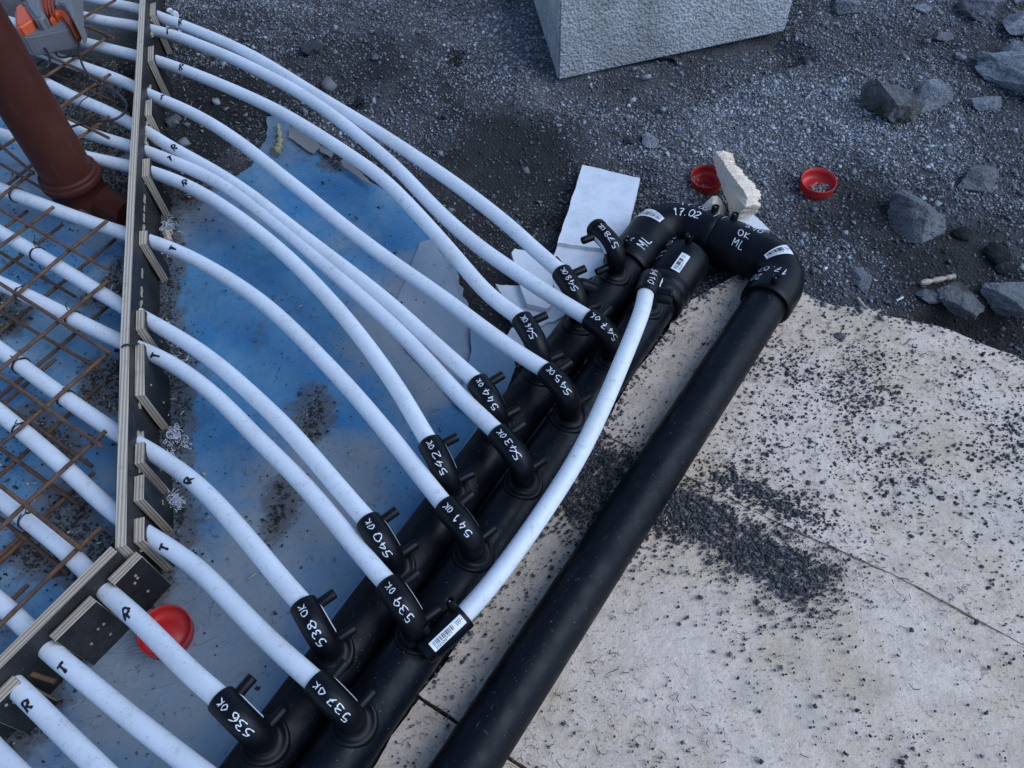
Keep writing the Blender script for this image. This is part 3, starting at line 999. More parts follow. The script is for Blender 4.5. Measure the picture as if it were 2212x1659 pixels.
# ------------------------------------------------------------------ white pipes (traced centre lines)
PIPES = {
    'R1': dict(inn=[(130, -22), (225, 5), (300, 19)], out=[(337, 34), (395, 55), (470, 85), (553, 124), (640, 178), (715, 225), (803, 277), (903, 342), (990, 402), (1050, 448), (1106, 493), (1156, 540), (1213, 589)]),
    'T1': dict(inn=[(60, 2), (130, 22), (212, 45), (297, 56)], out=[(330, 66), (375, 76), (425, 95), (500, 125), (553, 151), (653, 202), (753, 275), (853, 358), (908, 417), (978, 487), (1050, 545), (1106, 583), (1181, 633), (1272, 688)]),
    'R2': dict(inn=[(-40, 30), (60, 58), (150, 84), (212, 100), (292, 120)], out=[(332, 129), (400, 152), (470, 180), (553, 216), (628, 254), (728, 317), (815, 376), (862, 420), (928, 490), (1003, 577), (1055, 638), (1127, 690)]),
    'T2': dict(inn=[(-40, 60), (30, 90), (107, 120), (150, 135), (225, 160), (287, 185)], out=[(318, 204), (400, 236), (480, 281), (553, 334), (615, 385), (658, 418), (753, 497), (853, 572), (953, 640), (1028, 698), (1106, 755), (1180, 801)]),
    'R3': dict(inn=[(-60, 105), (20, 145), (105, 182), (162, 212), (225, 237), (282, 267)], out=[(316, 284), (375, 322), (450, 362), (510, 400), (553, 430), (628, 490), (728, 567), (828, 643), (928, 735), (1031, 826)]),
    'T3': dict(inn=[(-60, 200), (60, 245), (162, 277), (225, 300), (280, 315)], out=[(318, 328), (400, 360), (480, 397), (553, 449), (628, 507), (728, 595), (803, 660), (890, 742), (968, 832), (1028, 890), (1075, 935)]),
    'R4': dict(inn=[(-60, 272), (0, 289), (100, 318), (192, 341), (277, 359)], out=[(324, 370), (400, 398), (475, 440), (553, 497), (628, 560), (703, 637), (778, 725), (853, 830), (890, 892), (928, 957)]),
    'T4': dict(inn=[(-60, 385), (0, 408), (37, 422), (112, 450), (200, 482), (272, 505)], out=[(324, 521), (375, 539), (450, 575), (553, 641), (628, 707), (703, 784), (753, 837), (828, 924), (903, 1020), (961, 1092)]),
    'R5': dict(inn=[(-60, 465), (0, 502), (112, 567), (200, 622), (265, 662)], out=[(316, 690), (400, 737), (475, 790), (553, 860), (628, 932), (703, 1020), (795, 1126)]),
    'T5': dict(inn=[(-60, 585), (0, 612), (62, 640), (175, 697), (260, 738)], out=[(308, 755), (375, 787), (440, 834), (500, 888), (553, 945), (653, 1041), (728, 1132), (803, 1222), (838, 1261)]),
    'R6': dict(inn=[(-60, 712), (0, 755), (75, 812), (150, 866), (252, 936)], out=[(304, 962), (375, 1007), (450, 1066), (553, 1186), (603, 1247), (655, 1306)]),
    'T6': dict(inn=[(-60, 843), (0, 892), (125, 994), (247, 1112)], out=[(322, 1155), (400, 1208), (450, 1248), (553, 1358), (628, 1426), (682, 1474)]),
    'R7': dict(inn=[(-60, 1020), (0, 1077), (100, 1152), (185, 1229)], out=[(224, 1275), (300, 1338), (400, 1444), (478, 1510)]),
    'T7': dict(inn=[(-60, 1255), (0, 1303), (50, 1348)], out=[(98, 1399), (175, 1461), (275, 1546), (425, 1662), (520, 1736), (640, 1830)]),
    'R8': dict(inn=[(-110, 1360), (-40, 1420)], out=[(27, 1476), (75, 1522), (150, 1597), (217, 1662), (330, 1775), (460, 1900)]),
    'T8': dict(inn=[(-200, 1450), (-130, 1510)], out=[(-60, 1570), (0, 1634), (60, 1693), (200, 1830), (300, 1930)]),
}
Z_IN, Z_HOLE, Z_END = 0.082, 0.092, 0.163
MARKS = {'R7': '536', 'T6': '537', 'R6': '538', 'T5': '539', 'R5': '540', 'T4': '541', 'R4': '542', 'T3': '543', 'R3': '544', 'T2': '545', 'R2': '546', 'T1': '547', 'R1': '548'}
PAINT_AT = {  # letter position in pixels and the tilt of its upright (degrees, counter-clockwise)
    'R1': (395, 56, 0), 'T1': (372, 74, 0), 'R2': (401, 154, -5), 'T2': (357, 222, -5), 'R3': (381, 328, 25), 'T3': (371, 358, 25), 'R4': (406, 412, 20),
    'T4': (381, 545, 60), 'T5': (345, 780, 60), 'R6': (412, 1062, 75), 'T6': (360, 1202, 60), 'R7': (290, 1331, 15), 'T7': (161, 1443, 45), 'R8': (84, 1515, 40)}
PIPE_PATH = {}
for key, d in PIPES.items():
    q = []
    zi = Z_IN
    for (x, y) in d['inn']:
        q.append(at(x, y, zi))
    nO = len(d['out'])
    # share of the way by pixel length
    cum = [0.0]
    for i in range(1, nO):
        cum.append(cum[-1] + math.hypot(d['out'][i][0] - d['out'][i - 1][0], d['out'][i][1] - d['out'][i - 1][1]))
    for i, (x, y) in enumerate(d['out']):
        t = cum[i] / cum[-1]
        t = t * t * (3 - 2 * t) * 0.6 + t * 0.4
        q.append(at(x, y, Z_HOLE + (Z_END - Z_HOLE) * t))
    path = spline(q, 8)
    path = smooth_path(path, 26)
    PIPE_PATH[key] = path
ORD = ['lowest', 'second lowest', 'third lowest', 'fourth from the bottom', 'third from the top', 'second from the top', 'topmost']
ORDT = ['lowest', 'second lowest', 'third from the bottom', 'third from the top', 'second from the top', 'topmost']
PIPE_LAB = {'T7': 'white pipe lettered T leaving at the bottom edge, beside the nailed cleat', 'R8': 'white pipe lettered R leaving at the bottom edge, left of the cleat',
            'T8': 'unlettered white pipe just cutting the bottom left corner of the photo'}
ELB_LAB = {}
for n_, key_ in enumerate(('R7', 'R6', 'R5', 'R4', 'R3', 'R2', 'R1')):
    PIPE_LAB[key_] = 'white pipe into the left header pipe, %s elbow with a pipe' % ORD[n_]
    ELB_LAB[key_] = 'elbow marked %s OK, %s with a pipe on the left header' % (MARKS[key_], ORD[n_])
for n_, key_ in enumerate(('T6', 'T5', 'T4', 'T3', 'T2', 'T1')):
    PIPE_LAB[key_] = 'white pipe crossing the left header into the middle header, %s one' % ORDT[n_]
    ELB_LAB[key_] = 'elbow marked %s OK, %s with a pipe on the middle header' % (MARKS[key_], ORDT[n_])
PIPE_OBJ = {}
for key, path in PIPE_PATH.items():
    end = path[-1] + (path[-1] - path[-2]).normalized() * 0.012
    pth = path + [end]
    fam = 'return' if key[0] == 'R' else 'feed'
    lab = PIPE_LAB[key]
    t = thing('white_pipe', pth[0], lab, 'pipe', 'white pipes through the formwork')
    mesh_obj('pipe_wall', *tube(pth, PR, 20), M['white'], t, True)
    PIPE_OBJ[key] = t
    if key in PAINT_AT:
        px, py, an = PAINT_AT[key]
        sf = path_surface(pth, PR)
        best, bu = 1e9, 0
        target = at(px, py, 0.11)
        # nearest place along the pipe as seen from the camera
        for i, p in enumerate(pth):
            v = ROT.T @ (np.array(p) - np.array([0, 0, CAM_H]))
            sx, sy = v[0] / v[2] * FOC + PW / 2, v[1] / v[2] * FOC + PH / 2
            dd = (sx - px) ** 2 + (sy - py) ** 2
            if dd < best:
                best, bu = dd, sf.S[i]; tg = (pth[min(i + 1, len(pth) - 1)] - pth[max(i - 1, 0)]).normalized()
        pa = math.atan2(tg.y, tg.x)
        ang = math.radians(an) - pa
        write('letter', key[0], sf, bu, -0.004, 0.021, M['ink'], t, ang=ang, stroke=0.26, jit=0.04, seed=ord(key[0]) + int(key[1]))

# ------------------------------------------------------------------ elbows on the headers
RING = {'U': ('A', 0.504), 'R1': ('A', 0.338), 'R2': ('A', 0.182), 'R3': ('A', 0.022), 'R4': ('A', -0.140), 'R5': ('A', -0.308), 'R6': ('A', -0.476), 'R7': ('A', -0.632), 'R8': ('A', -0.800),
        'S': ('B', 0.602), 'T1': ('B', 0.435), 'T2': ('B', 0.265), 'T3': ('B', 0.097), 'T4': ('B', -0.066), 'T5': ('B', -0.230), 'T6': ('B', -0.392), 'T7': ('B', -0.556)}
ER = 0.0225


def saddle(axis, s, parent):
    c, u = {'A': (A_C, A_U), 'B': (B_C, B_U)}[axis]
    n = np.array([u[1], -u[0]])
    o = c + u * s
    prof = [(0.0375, 0.0), (0.0365, 0.0035), (0.0345, 0.0045), (0.031, 0.0035), (0.027, 0.0015), (0.022, 0.0025), (0.0190, 0.006), (0.0175, 0.010)]
    seg = 36
    V = []; F = []
    for rho, lift in prof:
        for k_ in range(seg):
            a_ = 2 * math.pi * k_ / seg
            al, ac = rho * math.cos(a_), rho * math.sin(a_)
            hh = HR + lift
            z = HR + math.sqrt(max(hh * hh - ac * ac, 1e-6))
            p = o + u * al + n * ac
            V.append(Vector((p[0], p[1], z)))
    m = len(prof)
    for i in range(m - 1):
        for k_ in range(seg):
            k2 = (k_ + 1) % seg
            F.append((i * seg + k_, i * seg + k2, (i + 1) * seg + k2, (i + 1) * seg + k_))
    return mesh_obj('saddle_ring', V, F, M['fitting'], parent, True)


def terminal(p, d, parent, r=0.0085, L=0.034, pin=True):
    d = d.normalized()
    pts = [p, p + d * L * 0.96, p + d * L]
    V, F = tube(pts, [r, r, r * 0.93], 18, False)
    # hollow end with a contact pin
    pts2 = [p + d * L, p + d * (L - 0.0005), p + d * (L - 0.012)]
    V2, F2 = tube(pts2, [r * 0.93, r * 0.72, r * 0.70], 18, False)
    mb = MB(); mb.add(V, F); mb.add(V2, F2)
    s = tube([p + d * (L - 0.012), p + d * (L - 0.0125)], r * 0.70, 18, True); mb.add(*s)
    o = mb.build('terminal', M['fitting'], parent, True)
    if pin:
        mesh_obj('pin', *tube([p + d * (L - 0.013), p + d * (L - 0.003)], 0.0018, 8), M['metal'], o, True)
    return o


def elbow(key, mark, zc, end, side=1, capped=False, lab=None, two=True, ok=True):
    ax, s = RING[key]
    b = on(ax, s, 0)
    end = Vector(end)
    h = Vector((end.x - b.x, end.y - b.y, 0)); L = h.length; h.normalize()
    R = min(0.040, L - 0.018)
    sd = Vector((-h.y, h.x, 0)) * -side              # terminals stick out on the right of the pipe when side = 1
    path = []; rad = []
    for z in (0.085, 0.098, 0.105):
        path.append(b + Vector((0, 0, z))); rad.append(0.0178)
    path.append(b + Vector((0, 0, 0.107))); rad.append(ER)
    for z in np.linspace(0.111, zc - R, 4):
        if z > 0.109:
            path.append(b + Vector((0, 0, float(z)))); rad.append(ER)
    for a_ in np.linspace(0, math.pi / 2, 13)[1:]:
        path.append(b + h * (R - R * math.cos(a_)) + Vector((0, 0, zc - R + R * math.sin(a_)))); rad.append(ER)
    for q in np.linspace(R, L, 6)[1:]:
        path.append(b + h * float(q) + Vector((0, 0, zc))); rad.append(ER)
    path.append(path[-1] + h * 0.0012); rad.append(ER * 0.955)
    # remove coincident points
    pp, rr = [path[0]], [rad[0]]
    for p, r in zip(path[1:], rad[1:]):
        if (p - pp[-1]).length > 5e-4:
            pp.append(p); rr.append(r)
    t = thing('elbow_fitting', b + Vector((0, 0, 0.09)), lab or 'black elbow fitting hand-marked %s OK on a header pipe' % mark, 'elbow fitting', 'black elbows on the header pipes')
    mesh_obj('body', *tube(pp, rr, 24), M['fitting'], t, True)
    saddle(ax, s, t)
    # text surface: outside of the bend
    nsum = [0]

    def ref(i, tt):
        j = min(i, len(pp) - 2)
        tan = (pp[j + 1] - pp[j]).normalized()
        out = sd.cross(tan) if side < 0 else tan.cross(sd)
        o_ = out if out.z > -0.2 else -out
        # outside of the bend: points up on the flat leg and backwards on the upright
        w = Vector((0, 0, 1)) - h * 1.0
        return w
    sf = path_surface(pp, rr, ref)
    tl = sf.length
    size = 0.0128
    txt = mark + (' OK' if ok else '')
    span = (5 * 0.78 + 0.35) * size if ok else len(mark) * 0.78 * size
    write('marking', txt, sf, tl - span / 2 - 0.008, 0.004, size, M['paint'], t, stroke=0.125, jit=0.10, seed=sum(map(ord, mark + key)))
    # small white label on the terminal side
    barcode_side = 1 if side > 0 else -1
    lab_o = patch('label', sf, tl - 0.040, -ER * 1.42 * barcode_side, 0.05, 0.009, M['label'], t, 0.0009, 6)
    p1 = b + h * (L - 0.014) + Vector((0, 0, zc)) + sd * ER * 0.7
    terminal(p1, sd + Vector((0, 0, 0.12)), t)
    if two:
        p2 = b + Vector((0, 0, 0.120)) + sd * ER * 0.7
        terminal(p2, sd, t)
    if capped:
        e = b + h * L + Vector((0, 0, zc))
        mesh_obj('plug', *tube([e - h * .004, e + h * 0.006, e + h * 0.012, e + h * 0.0145], [ER * 1.06, ER * 1.06, ER * 0.9, ER * 0.55], 24), M['fitting'], t, True)
    return t


for key in ('R1', 'R2', 'R3', 'R4', 'R5', 'R6', 'R7', 'T1', 'T2', 'T3', 'T4', 'T5', 'T6'):
    elbow(key, MARKS[key], Z_END, PIPE_PATH[key][-1], lab=ELB_LAB[key])
elbow('U', '578', 0.165, at(1290, 496, 0.165), side=-1, capped=True, lab='capped black elbow marked 578 OK with no pipe, by the big bend')
elbow('S', '5410', 0.195, at(1395, 634, 0.195), side=-1, lab='black elbow where the short white pipe starts, before the end cap', ok=False)

# ------------------------------------------------------------------ short white pipe and its coupler
sp = [at(1395, 634, 0.195), at(1384, 680, 0.193), at(1342, 785, 0.183), at(1290, 905, 0.168), at(1235, 1010, 0.152), at(1150, 1140, 0.134), at(1060, 1262, 0.117), at(1000, 1330, 0.108), at(985, 1347, 0.107)]
spp = smooth_path(spline(sp, 8), 3)
t = thing('short_white_pipe', spp[-1], 'short white plastic pipe bowed over the middle header, ending in a black coupler', 'pipe')
mesh_obj('pipe_wall', *tube(spp, PR, 20), M['white'], t, True)
mesh_obj('sleeve', *tube(spp[-8:-1], PR * 1.03, 20), M['label'], t, True)
ca = at(1003, 1327, 0.107); cb = at(912, 1413, 0.100)
cd = (cb - ca).normalized()
t = thing('pipe_coupler', cb, 'black coupler with bar code label closing the short white pipe', 'coupler')
CR = 0.0245
prof = [(0.0, CR * 0.93), (0.002, CR), (0.10, CR), (0.102, CR * 0.96)]
Lc = (cb - ca).length
prof = [(0.0, CR * 0.95), (0.0015, CR), (Lc - 0.018, CR), (Lc - 0.017, CR * 0.9), (Lc - 0.003, CR * 0.88), (Lc, CR * 0.7)]
mesh_obj('body', *tube([ca + cd * s for s, r in prof], [r for s, r in prof], 28), M['fitting'], t, True)
sf = path_surface([cb, ca], CR)
barcode(sf, Lc * 0.55, -0.011, 0.066, 0.017, t, 4)
cup = Vector((0, 0, 1))
cs = Vector((cd.y, -cd.x, 0)).normalized()
if cs.x > 0: cs = -cs
for f_ in (0.10, 0.72):
    p = ca.lerp(cb, f_) + cup * CR * 0.55 + cs * CR * 0.55
    terminal(p, cup + cs * 0.35, t, r=0.0078, L=0.026)

# ------------------------------------------------------------------ big U-bend joining header A to pipe C
BZ = HR
uA = Vector((A_U[0], A_U[1], 0)); uC = Vector((C_U[0], C_U[1], 0))
sA = 0.565
mA = on('A', sA)                              # socket mouth on A
mC = at(1660, 664, BZ)
sC = (np.array(mC[:2]) - C_C) @ C_U
mC = on('C', float(sC))
jx = at(1541, 515, BZ)                        # joint of the two bends


def corner(p, d, q, e):
    """meeting point of two lines in plan"""
    den = d.x * e.y - d.y * e.x
    s_ = ((q.x - p.x) * e.y - (q.y - p.y) * e.x) / den
    return p + d * s_


cross_dir = Vector((A_U[1], -A_U[0], 0))
cross_dir = (cross_dir + Vector((C_U[1], -C_U[0], 0))).normalized()
cA = corner(mA, uA, jx, cross_dir); cC = corner(mC, uC, jx, cross_dir)


def bend_path(p0, c, p1, R=0.075, n=14):
    d0 = (c - p0).normalized(); d1 = (p1 - c).normalized()
    ang = math.acos(max(-1, min(1, d0.dot(d1))))
    tl = R * math.tan(ang / 2)
    a_ = c - d0 * tl; b_ = c + d1 * tl
    ctr_n = (d1 - d0 * d0.dot(d1)).normalized()
    ctr = a_ + ctr_n * R
    out = [p0, p0.lerp(a_, 0.5)]
    for i in range(n + 1):
        th = ang * i / n
        out.append(ctr - ctr_n * R * math.cos(th) + d0 * R * math.sin(th))
    out += [b_.lerp(p1, 0.5), p1]
    return out


GR = 0.0585


def fat_radii(path, r0, r1, socket):
    S = [0.0]
    for i in range(1, len(path)):
        S.append(S[-1] + (path[i] - path[i - 1]).length)
    out = []
    for s_ in S:
        e = min(s_, S[-1] - s_)
        out.append(r0 if e < socket else r0 + (r1 - r0) * min(1, (e - socket) / 0.012))
    return out


def refine(path, step=0.006):
    out = []
    for i in range(len(path) - 1):
        n = max(1, int((path[i + 1] - path[i]).length / step))
        out += [path[i].lerp(path[i + 1], q / n) for q in range(n)]
    return out + [path[-1]]


bends = []
for nm, p0, c_, p1, lab in (('bend', mA, cA, jx - cross_dir * 0.001, 'large black pipe bend marked ML, turning off the header beside the blue sheeting'),
                            ('bend', jx + cross_dir * 0.001, cC, mC, 'large black pipe bend marked 590, leading into the bare black pipe')):
    pth = refine(bend_path(p0, c_, p1))
    rr = fat_radii(pth, GR, GR * 0.965, 0.062)
    rr[0] *= 0.955; rr[-1] *= 0.955
    t = thing('pipe_bend', (c_.x, c_.y, 0), lab, 'pipe bend', 'large black pipe bends')
    mesh_obj('body', *tube(pth, rr, 40), M['fitting'], t, True)
    bends.append((t, path_surface(pth, rr), pth))
(b1, s1f, p1h), (b2, s2f, p2h) = bends
L1, L2 = s1f.length, s2f.length
barcode(s1f, L1 * 0.50, 0.020, 0.020, 0.058, b1, 21) if False else None


def barcode_round(sf, u, v, parent, seed):
    g_ = lambda a_, b_: sf(u - b_, v + a_)
    return barcode(g_, 0, 0, 0.064, 0.024, parent, seed)


barcode_round(s1f, L1 * 0.47, 0.012, b1, 21)
barcode_round(s2f, L2 * 0.56, -0.004, b2, 22)
write('marking', 'ML', s1f, 0.052, -0.020, 0.026, M['paint'], b1, ang=-0.15, stroke=0.10, seed=3)
write('marking', 'OK', s1f, 0.036, 0.016, 0.022, M['paint'], b1, ang=-0.15, stroke=0.10, seed=4)
write('marking', '17.02', s1f, L1 - 0.075, -0.010, 0.021, M['paint'], b1, stroke=0.15, seed=5, adv=0.70)
write('marking', '17.02', s1f, L1 - 0.062, 0.024, 0.017, M['paint'], b1, stroke=0.10, seed=6, adv=0.72)
write('marking', '590', s2f, 0.082, 0.022, 0.020, M['paint'], b2, stroke=0.10, seed=7)
write('marking', 'OK', s2f, 0.070, -0.008, 0.020, M['paint'], b2, stroke=0.10, seed=8)
write('marking', 'ML', s2f, 0.070, -0.036, 0.020, M['paint'], b2, stroke=0.10, seed=9)
write('marking', '17.02', s2f, L2 - 0.060, -0.022, 0.019, M['paint'], b2, ang=-math.pi / 2, stroke=0.12, seed=10, adv=0.72)
write('marking', '20', s2f, L2 - 0.030, -0.050, 0.019, M['paint'], b2, ang=-math.pi / 2, stroke=0.12, seed=11)
for t_, sf_, u_, v_ in ((b1, s1f, 0.02, 0.012), (b1, s1f, L1 - 0.022, 0.040), (b2, s2f, 0.026, 0.036), (b2, s2f, L2 - 0.020, 0.0)):
    p, nn = sf_(u_, v_)
    terminal(p - nn * 0.004, nn * 0.5 + Vector((0, 0, 1)), t_, r=0.0088, L=0.020)
write('tick_mark', '1', s2f, 0.010, 0.020, 0.022, M['paint'], b2, ang=-0.2, stroke=0.06, seed=2)
write('tick_mark', '1', s1f, L1 - 0.008, 0.016, 0.026, M['paint'], b1, ang=-0.2, stroke=0.06, seed=1)

# end cap on header B
sB0 = (np.array(at(1428, 652, 0.06)[:2]) - B_C) @ B_U
sB1 = (np.array(at(1496, 542, 0.07)[:2]) - B_C) @ B_U
sB0, sB1 = float(sB0), float(sB1)
eb = on('B', (sB0 + sB1) / 2, 0)
t = thing('end_cap', eb, 'black ribbed end cap with bar code label on the middle header', 'end cap')
prof = [(0, .955), (.002, 1), (.028, 1), (.029, .985), (.031, .985), (.032, 1), (.052, 1), (.053, .985), (.055, .985), (.056, 1)]
LB = sB1 - sB0
prof += [(LB - 0.030, 1), (LB - 0.014, 0.985), (LB - 0.005, 0.93), (LB, 0.82)]
cp = [on('B', sB0 + s_) for s_, r in prof]
mesh_obj('body', *tube(cp, [GR * r for s_, r in prof], 40), M['fitting'], t, True)
sf = path_surface([on('B', sB0), on('B', sB1)], GR)
barcode(sf, LB * 0.52, -0.010, 0.058, 0.021, t, 31)
write('marking', '17.02', sf, LB * 0.80, 0.052, 0.022, M['paint'], t, stroke=0.11, seed=12)
p, nn = sf(LB - 0.012, 0.004); terminal(p - nn * .006, Vector((0, 0, 1)), t, r=0.0088, L=0.024)

# ------------------------------------------------------------------ formwork boards
TH = 0.018
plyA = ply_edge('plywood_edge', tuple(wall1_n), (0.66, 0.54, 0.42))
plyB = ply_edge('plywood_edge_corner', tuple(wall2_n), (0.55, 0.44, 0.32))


def plank_strip(tops, nrm, z0, z1, name, parent, mat_face, mat_top):
    """upright board along a polyline; outer face through tops, thickness to the inside"""
    V = []; F = []; mi = []
    for p in tops:
        o_ = Vector((p.x, p.y, 0)); i_ = o_ - nrm * TH
        V += [o_ + Vector((0, 0, z0)), o_ + Vector((0, 0, z1)), i_ + Vector((0, 0, z1)), i_ + Vector((0, 0, z0))]
    n = len(tops)
    for k_ in range(n - 1):
        a_, b_ = k_ * 4, (k_ + 1) * 4
        for q, m_ in ((0, 0), (1, 1), (2, 0), (3, 1)):
            F.append((a_ + q, a_ + (q + 1) % 4, b_ + (q + 1) % 4, b_ + q)); mi.append(m_)
    F.append((3, 2, 1, 0)); mi.append(1)
    e = (n - 1) * 4
    F.append((e, e + 1, e + 2, e + 3)); mi.append(1)
    o = mesh_obj(name, V, F, mat_face, parent)
    o.data.materials.append(mat_top)
    o.data.polygons.foreach_set('material_index', mi)
    bm = bmesh.new(); bm.from_mesh(o.data); bmesh.ops.recalc_face_normals(bm, faces=bm.faces); bm.to_mesh(o.data); bm.free()
    return o


fw1 = thing('formwork_wall', (W_CORNER.x, W_CORNER.y, -0.03), 'long black-faced plywood formwork board pierced by the white pipes', 'formwork')
SEAM = 0.094
plank_strip(wall1_top, wall1_n, -0.03, SEAM - 0.0008, 'lower_board', fw1, M['ply_face'], plyA)
plank_strip([p + wall1_n * 0.0012 for p in wall1_top], wall1_n, SEAM + 0.0008, 0.145, 'upper_board', fw1, M['ply_face'], plyA)
fw2 = thing('formwork_wall', (wall2_end.x, wall2_end.y, -0.03), 'short plywood formwork return with nailed cleats in the bottom left corner', 'formwork')
w2t = [W_CORNER - wall1_n * 0.004 + wall2_dir * 0.0, W_CORNER + wall2_dir * 0.25, wall2_end]
w2t = [p + wall2_dir * 0.012 for p in w2t]
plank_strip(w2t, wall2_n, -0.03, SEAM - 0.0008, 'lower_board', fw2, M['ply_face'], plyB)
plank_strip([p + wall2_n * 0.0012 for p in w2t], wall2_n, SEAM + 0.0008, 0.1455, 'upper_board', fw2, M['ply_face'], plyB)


def wall1_at(y):
    """outer face of the long board at a given world y"""
    ys = [p.y for p in wall1_top][::-1]; xs = [p.x for p in wall1_top][::-1]
    return Vector((float(np.interp(y, ys, xs)), y, 0))


def cleat(fw, base_a, base_b, nrm, z0, z1, th, mat_edge, nails=2, seed=0):
    """flat piece nailed to the outside; base_a, base_b: its two edges along the wall"""
    rnd = random.Random(seed)
    a_ = base_a + nrm * 0.0022; b_ = base_b + nrm * 0.0022
    lo = [a_, b_, b_ + nrm * th, a_ + nrm * th]
    jz = [rnd.uniform(-.002, .002) for _ in range(4)]
    lean = nrm * 0.004
    mb = MB().hexa([p + Vector((0, 0, z0)) + lean for p in lo], [p + Vector((0, 0, z1 + j)) for p, j in zip(lo, jz)])
    o = mb.build('cleat', mat_edge, fw)
    o.data.materials.append(M['ply_face'])
    bm = bmesh.new(); bm.from_mesh(o.data); bmesh.ops.recalc_face_normals(bm, faces=bm.faces)
    for f in bm.faces:
        if abs(f.normal.dot(nrm)) > 0.9:
            f.material_index = 1
    bmesh.ops.bevel(bm, geom=list(bm.edges), offset=0.0008, segments=1, affect='EDGES')
    bm.to_mesh(o.data); bm.free()
    for _ in range(nails):
        u_ = rnd.uniform(0.25, 0.75); z = rnd.uniform(z0 + (z1 - z0) * 0.35, z1 - 0.015)
        p = a_.lerp(b_, u_) + nrm * (th + 0.0004) + Vector((0, 0, z)) + lean * (1 - (z - z0) / (z1 - z0))
        mesh_obj('nail', *tube([p - nrm * 0.002, p + nrm * 0.0012], [0.0028, 0.0024], 8), M['splinter'], o)
    return o


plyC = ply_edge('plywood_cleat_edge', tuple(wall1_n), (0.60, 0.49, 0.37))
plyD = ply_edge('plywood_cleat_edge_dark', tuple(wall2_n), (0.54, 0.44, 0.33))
for i, (y0, y1, zt) in enumerate(((8, 34, .118), (102, 134, .118), (217, 250, .120), (345, 382, .118), (500, 530, .118), (672, 712, .120), (746, 856, .120), (958, 1003, .118), (1028, 1084, .120), (1120, 1172, .120))):
    pa = at(308, y0, zt); pb = at(300, y1, zt)
    cleat(fw1, wall1_at(pa.y), wall1_at(pb.y), wall1_n, -0.03, zt, 0.018, plyC, 2 if i > 4 else 1, 100 + i)
# cleats on the short return
for i, (pxa, pxb, zt) in enumerate((((190, 1283), (92, 1362), .121), ((300, 1196), (232, 1252), .118), ((10, 1442), (-70, 1510), .112))):
    pa = at(*pxa, zt); pb = at(*pxb, zt)
    sa = (pa - W_CORNER).dot(wall2_dir); sb = (pb - W_CORNER).dot(wall2_dir)
    ba = W_CORNER + wall2_dir * sa; bb = W_CORNER + wall2_dir * sb
    ba.z = 0; bb.z = 0
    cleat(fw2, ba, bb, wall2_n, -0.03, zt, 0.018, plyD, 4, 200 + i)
# pale break-outs and splinters where pipes pass
rnd = random.Random(5)
for key in ('R1', 'T1', 'R2', 'T2', 'R3', 'T3', 'R4', 'T4', 'R5', 'T5', 'R6', 'T6'):
    px, py = PIPES[key]['out'][0]
    p = at(px, py, Z_HOLE)
    w = wall1_at(p.y)
    for q in range(4):
        mb = MB()
        zc_ = SEAM + rnd.uniform(-0.010, 0.012); yy = p.y + rnd.choice((-1, 1)) * rnd.uniform(0.014, 0.045)
        L_ = rnd.uniform(0.010, 0.030); H_ = rnd.uniform(0.004, 0.009)
        o_ = wall1_at(yy) + wall1_n * 0.0024
        dirw = (wall1_at(yy + 0.01) - wall1_at(yy)).normalized()
        pts = [(-.5, 0), (-.2, .5), (.25, .35), (.5, .02), (.2, -.5), (-.25, -.3)]
        fr = [o_ + dirw * (a_ * L_) + Vector((0, 0, zc_ + b_ * H_)) for a_, b_ in pts]
        bk = [v - wall1_n * 0.003 for v in fr]; fr = [v + wall1_n * rnd.uniform(0.0, 0.004) for v in fr]
        n = len(fr)
        mb.add(fr + bk, [tuple(range(n)), tuple(range(2 * n - 1, n - 1, -1))] + [(i, i + n, (i + 1) % n + n, (i + 1) % n) for i in range(n)])
        mb.build('splinter', M['splinter'], fw1)
for y_px in (430, 450, 470, 590, 630, 690, 870, 1010):
    p = at(316, y_px, SEAM); o_ = wall1_at(p.y) + wall1_n * 0.0022
    dirw = (wall1_at(p.y + 0.01) - wall1_at(p.y)).normalized()
    L_, H_ = rnd.uniform(.02, .045), rnd.uniform(.008, .014)
    pts = [(-.5, .1), (-.3, .5), (0, .3), (.3, .45), (.5, 0), (.25, -.45), (-.1, -.25), (-.35, -.5)]
    fr = [o_ + dirw * (a_ * L_) + Vector((0, 0, SEAM + b_ * H_)) for a_, b_ in pts]
    n = len(fr); bk = [v - wall1_n * 0.003 for v in fr]
    MB().add(fr + bk, [tuple(range(n)), tuple(range(2 * n - 1, n - 1, -1))] + [(i, i + n, (i + 1) % n + n, (i + 1) % n) for i in range(n)]).build('splinter', M['splinter'], fw1)

# ------------------------------------------------------------------ rebar mats
top_mat = thing('rebar_mat', at(60, 900, 0.12), 'rusty upper reinforcing mat lying over the white pipes inside the formwork', 'rebar mat')
low_mat = thing('rebar_mat', at(60, 900, 0.02), 'rusty lower reinforcing mat close to the blue sheeting under the pipes', 'rebar mat')
BR = 0.0042


def bar(parent, a_, b_, z, extend=0.0, wob=0.0015, seed=0, r=BR):
    rnd_ = random.Random(seed)
    p, q = at(*a_, z), at(*b_, z)
    d_ = (q - p).normalized()
    p = p - d_ * extend
    n = max(6, int((q - p).length / 0.05))
    pts = [p.lerp(q, i / n) + Vector((rnd_.uniform(-wob, wob), rnd_.uniform(-wob, wob), rnd_.uniform(-wob, wob))) for i in range(n + 1)]
    pts = smooth_path(pts, 1)
    return mesh_obj('bar', *tube(pts, r, 8), M['rust'], parent, True)


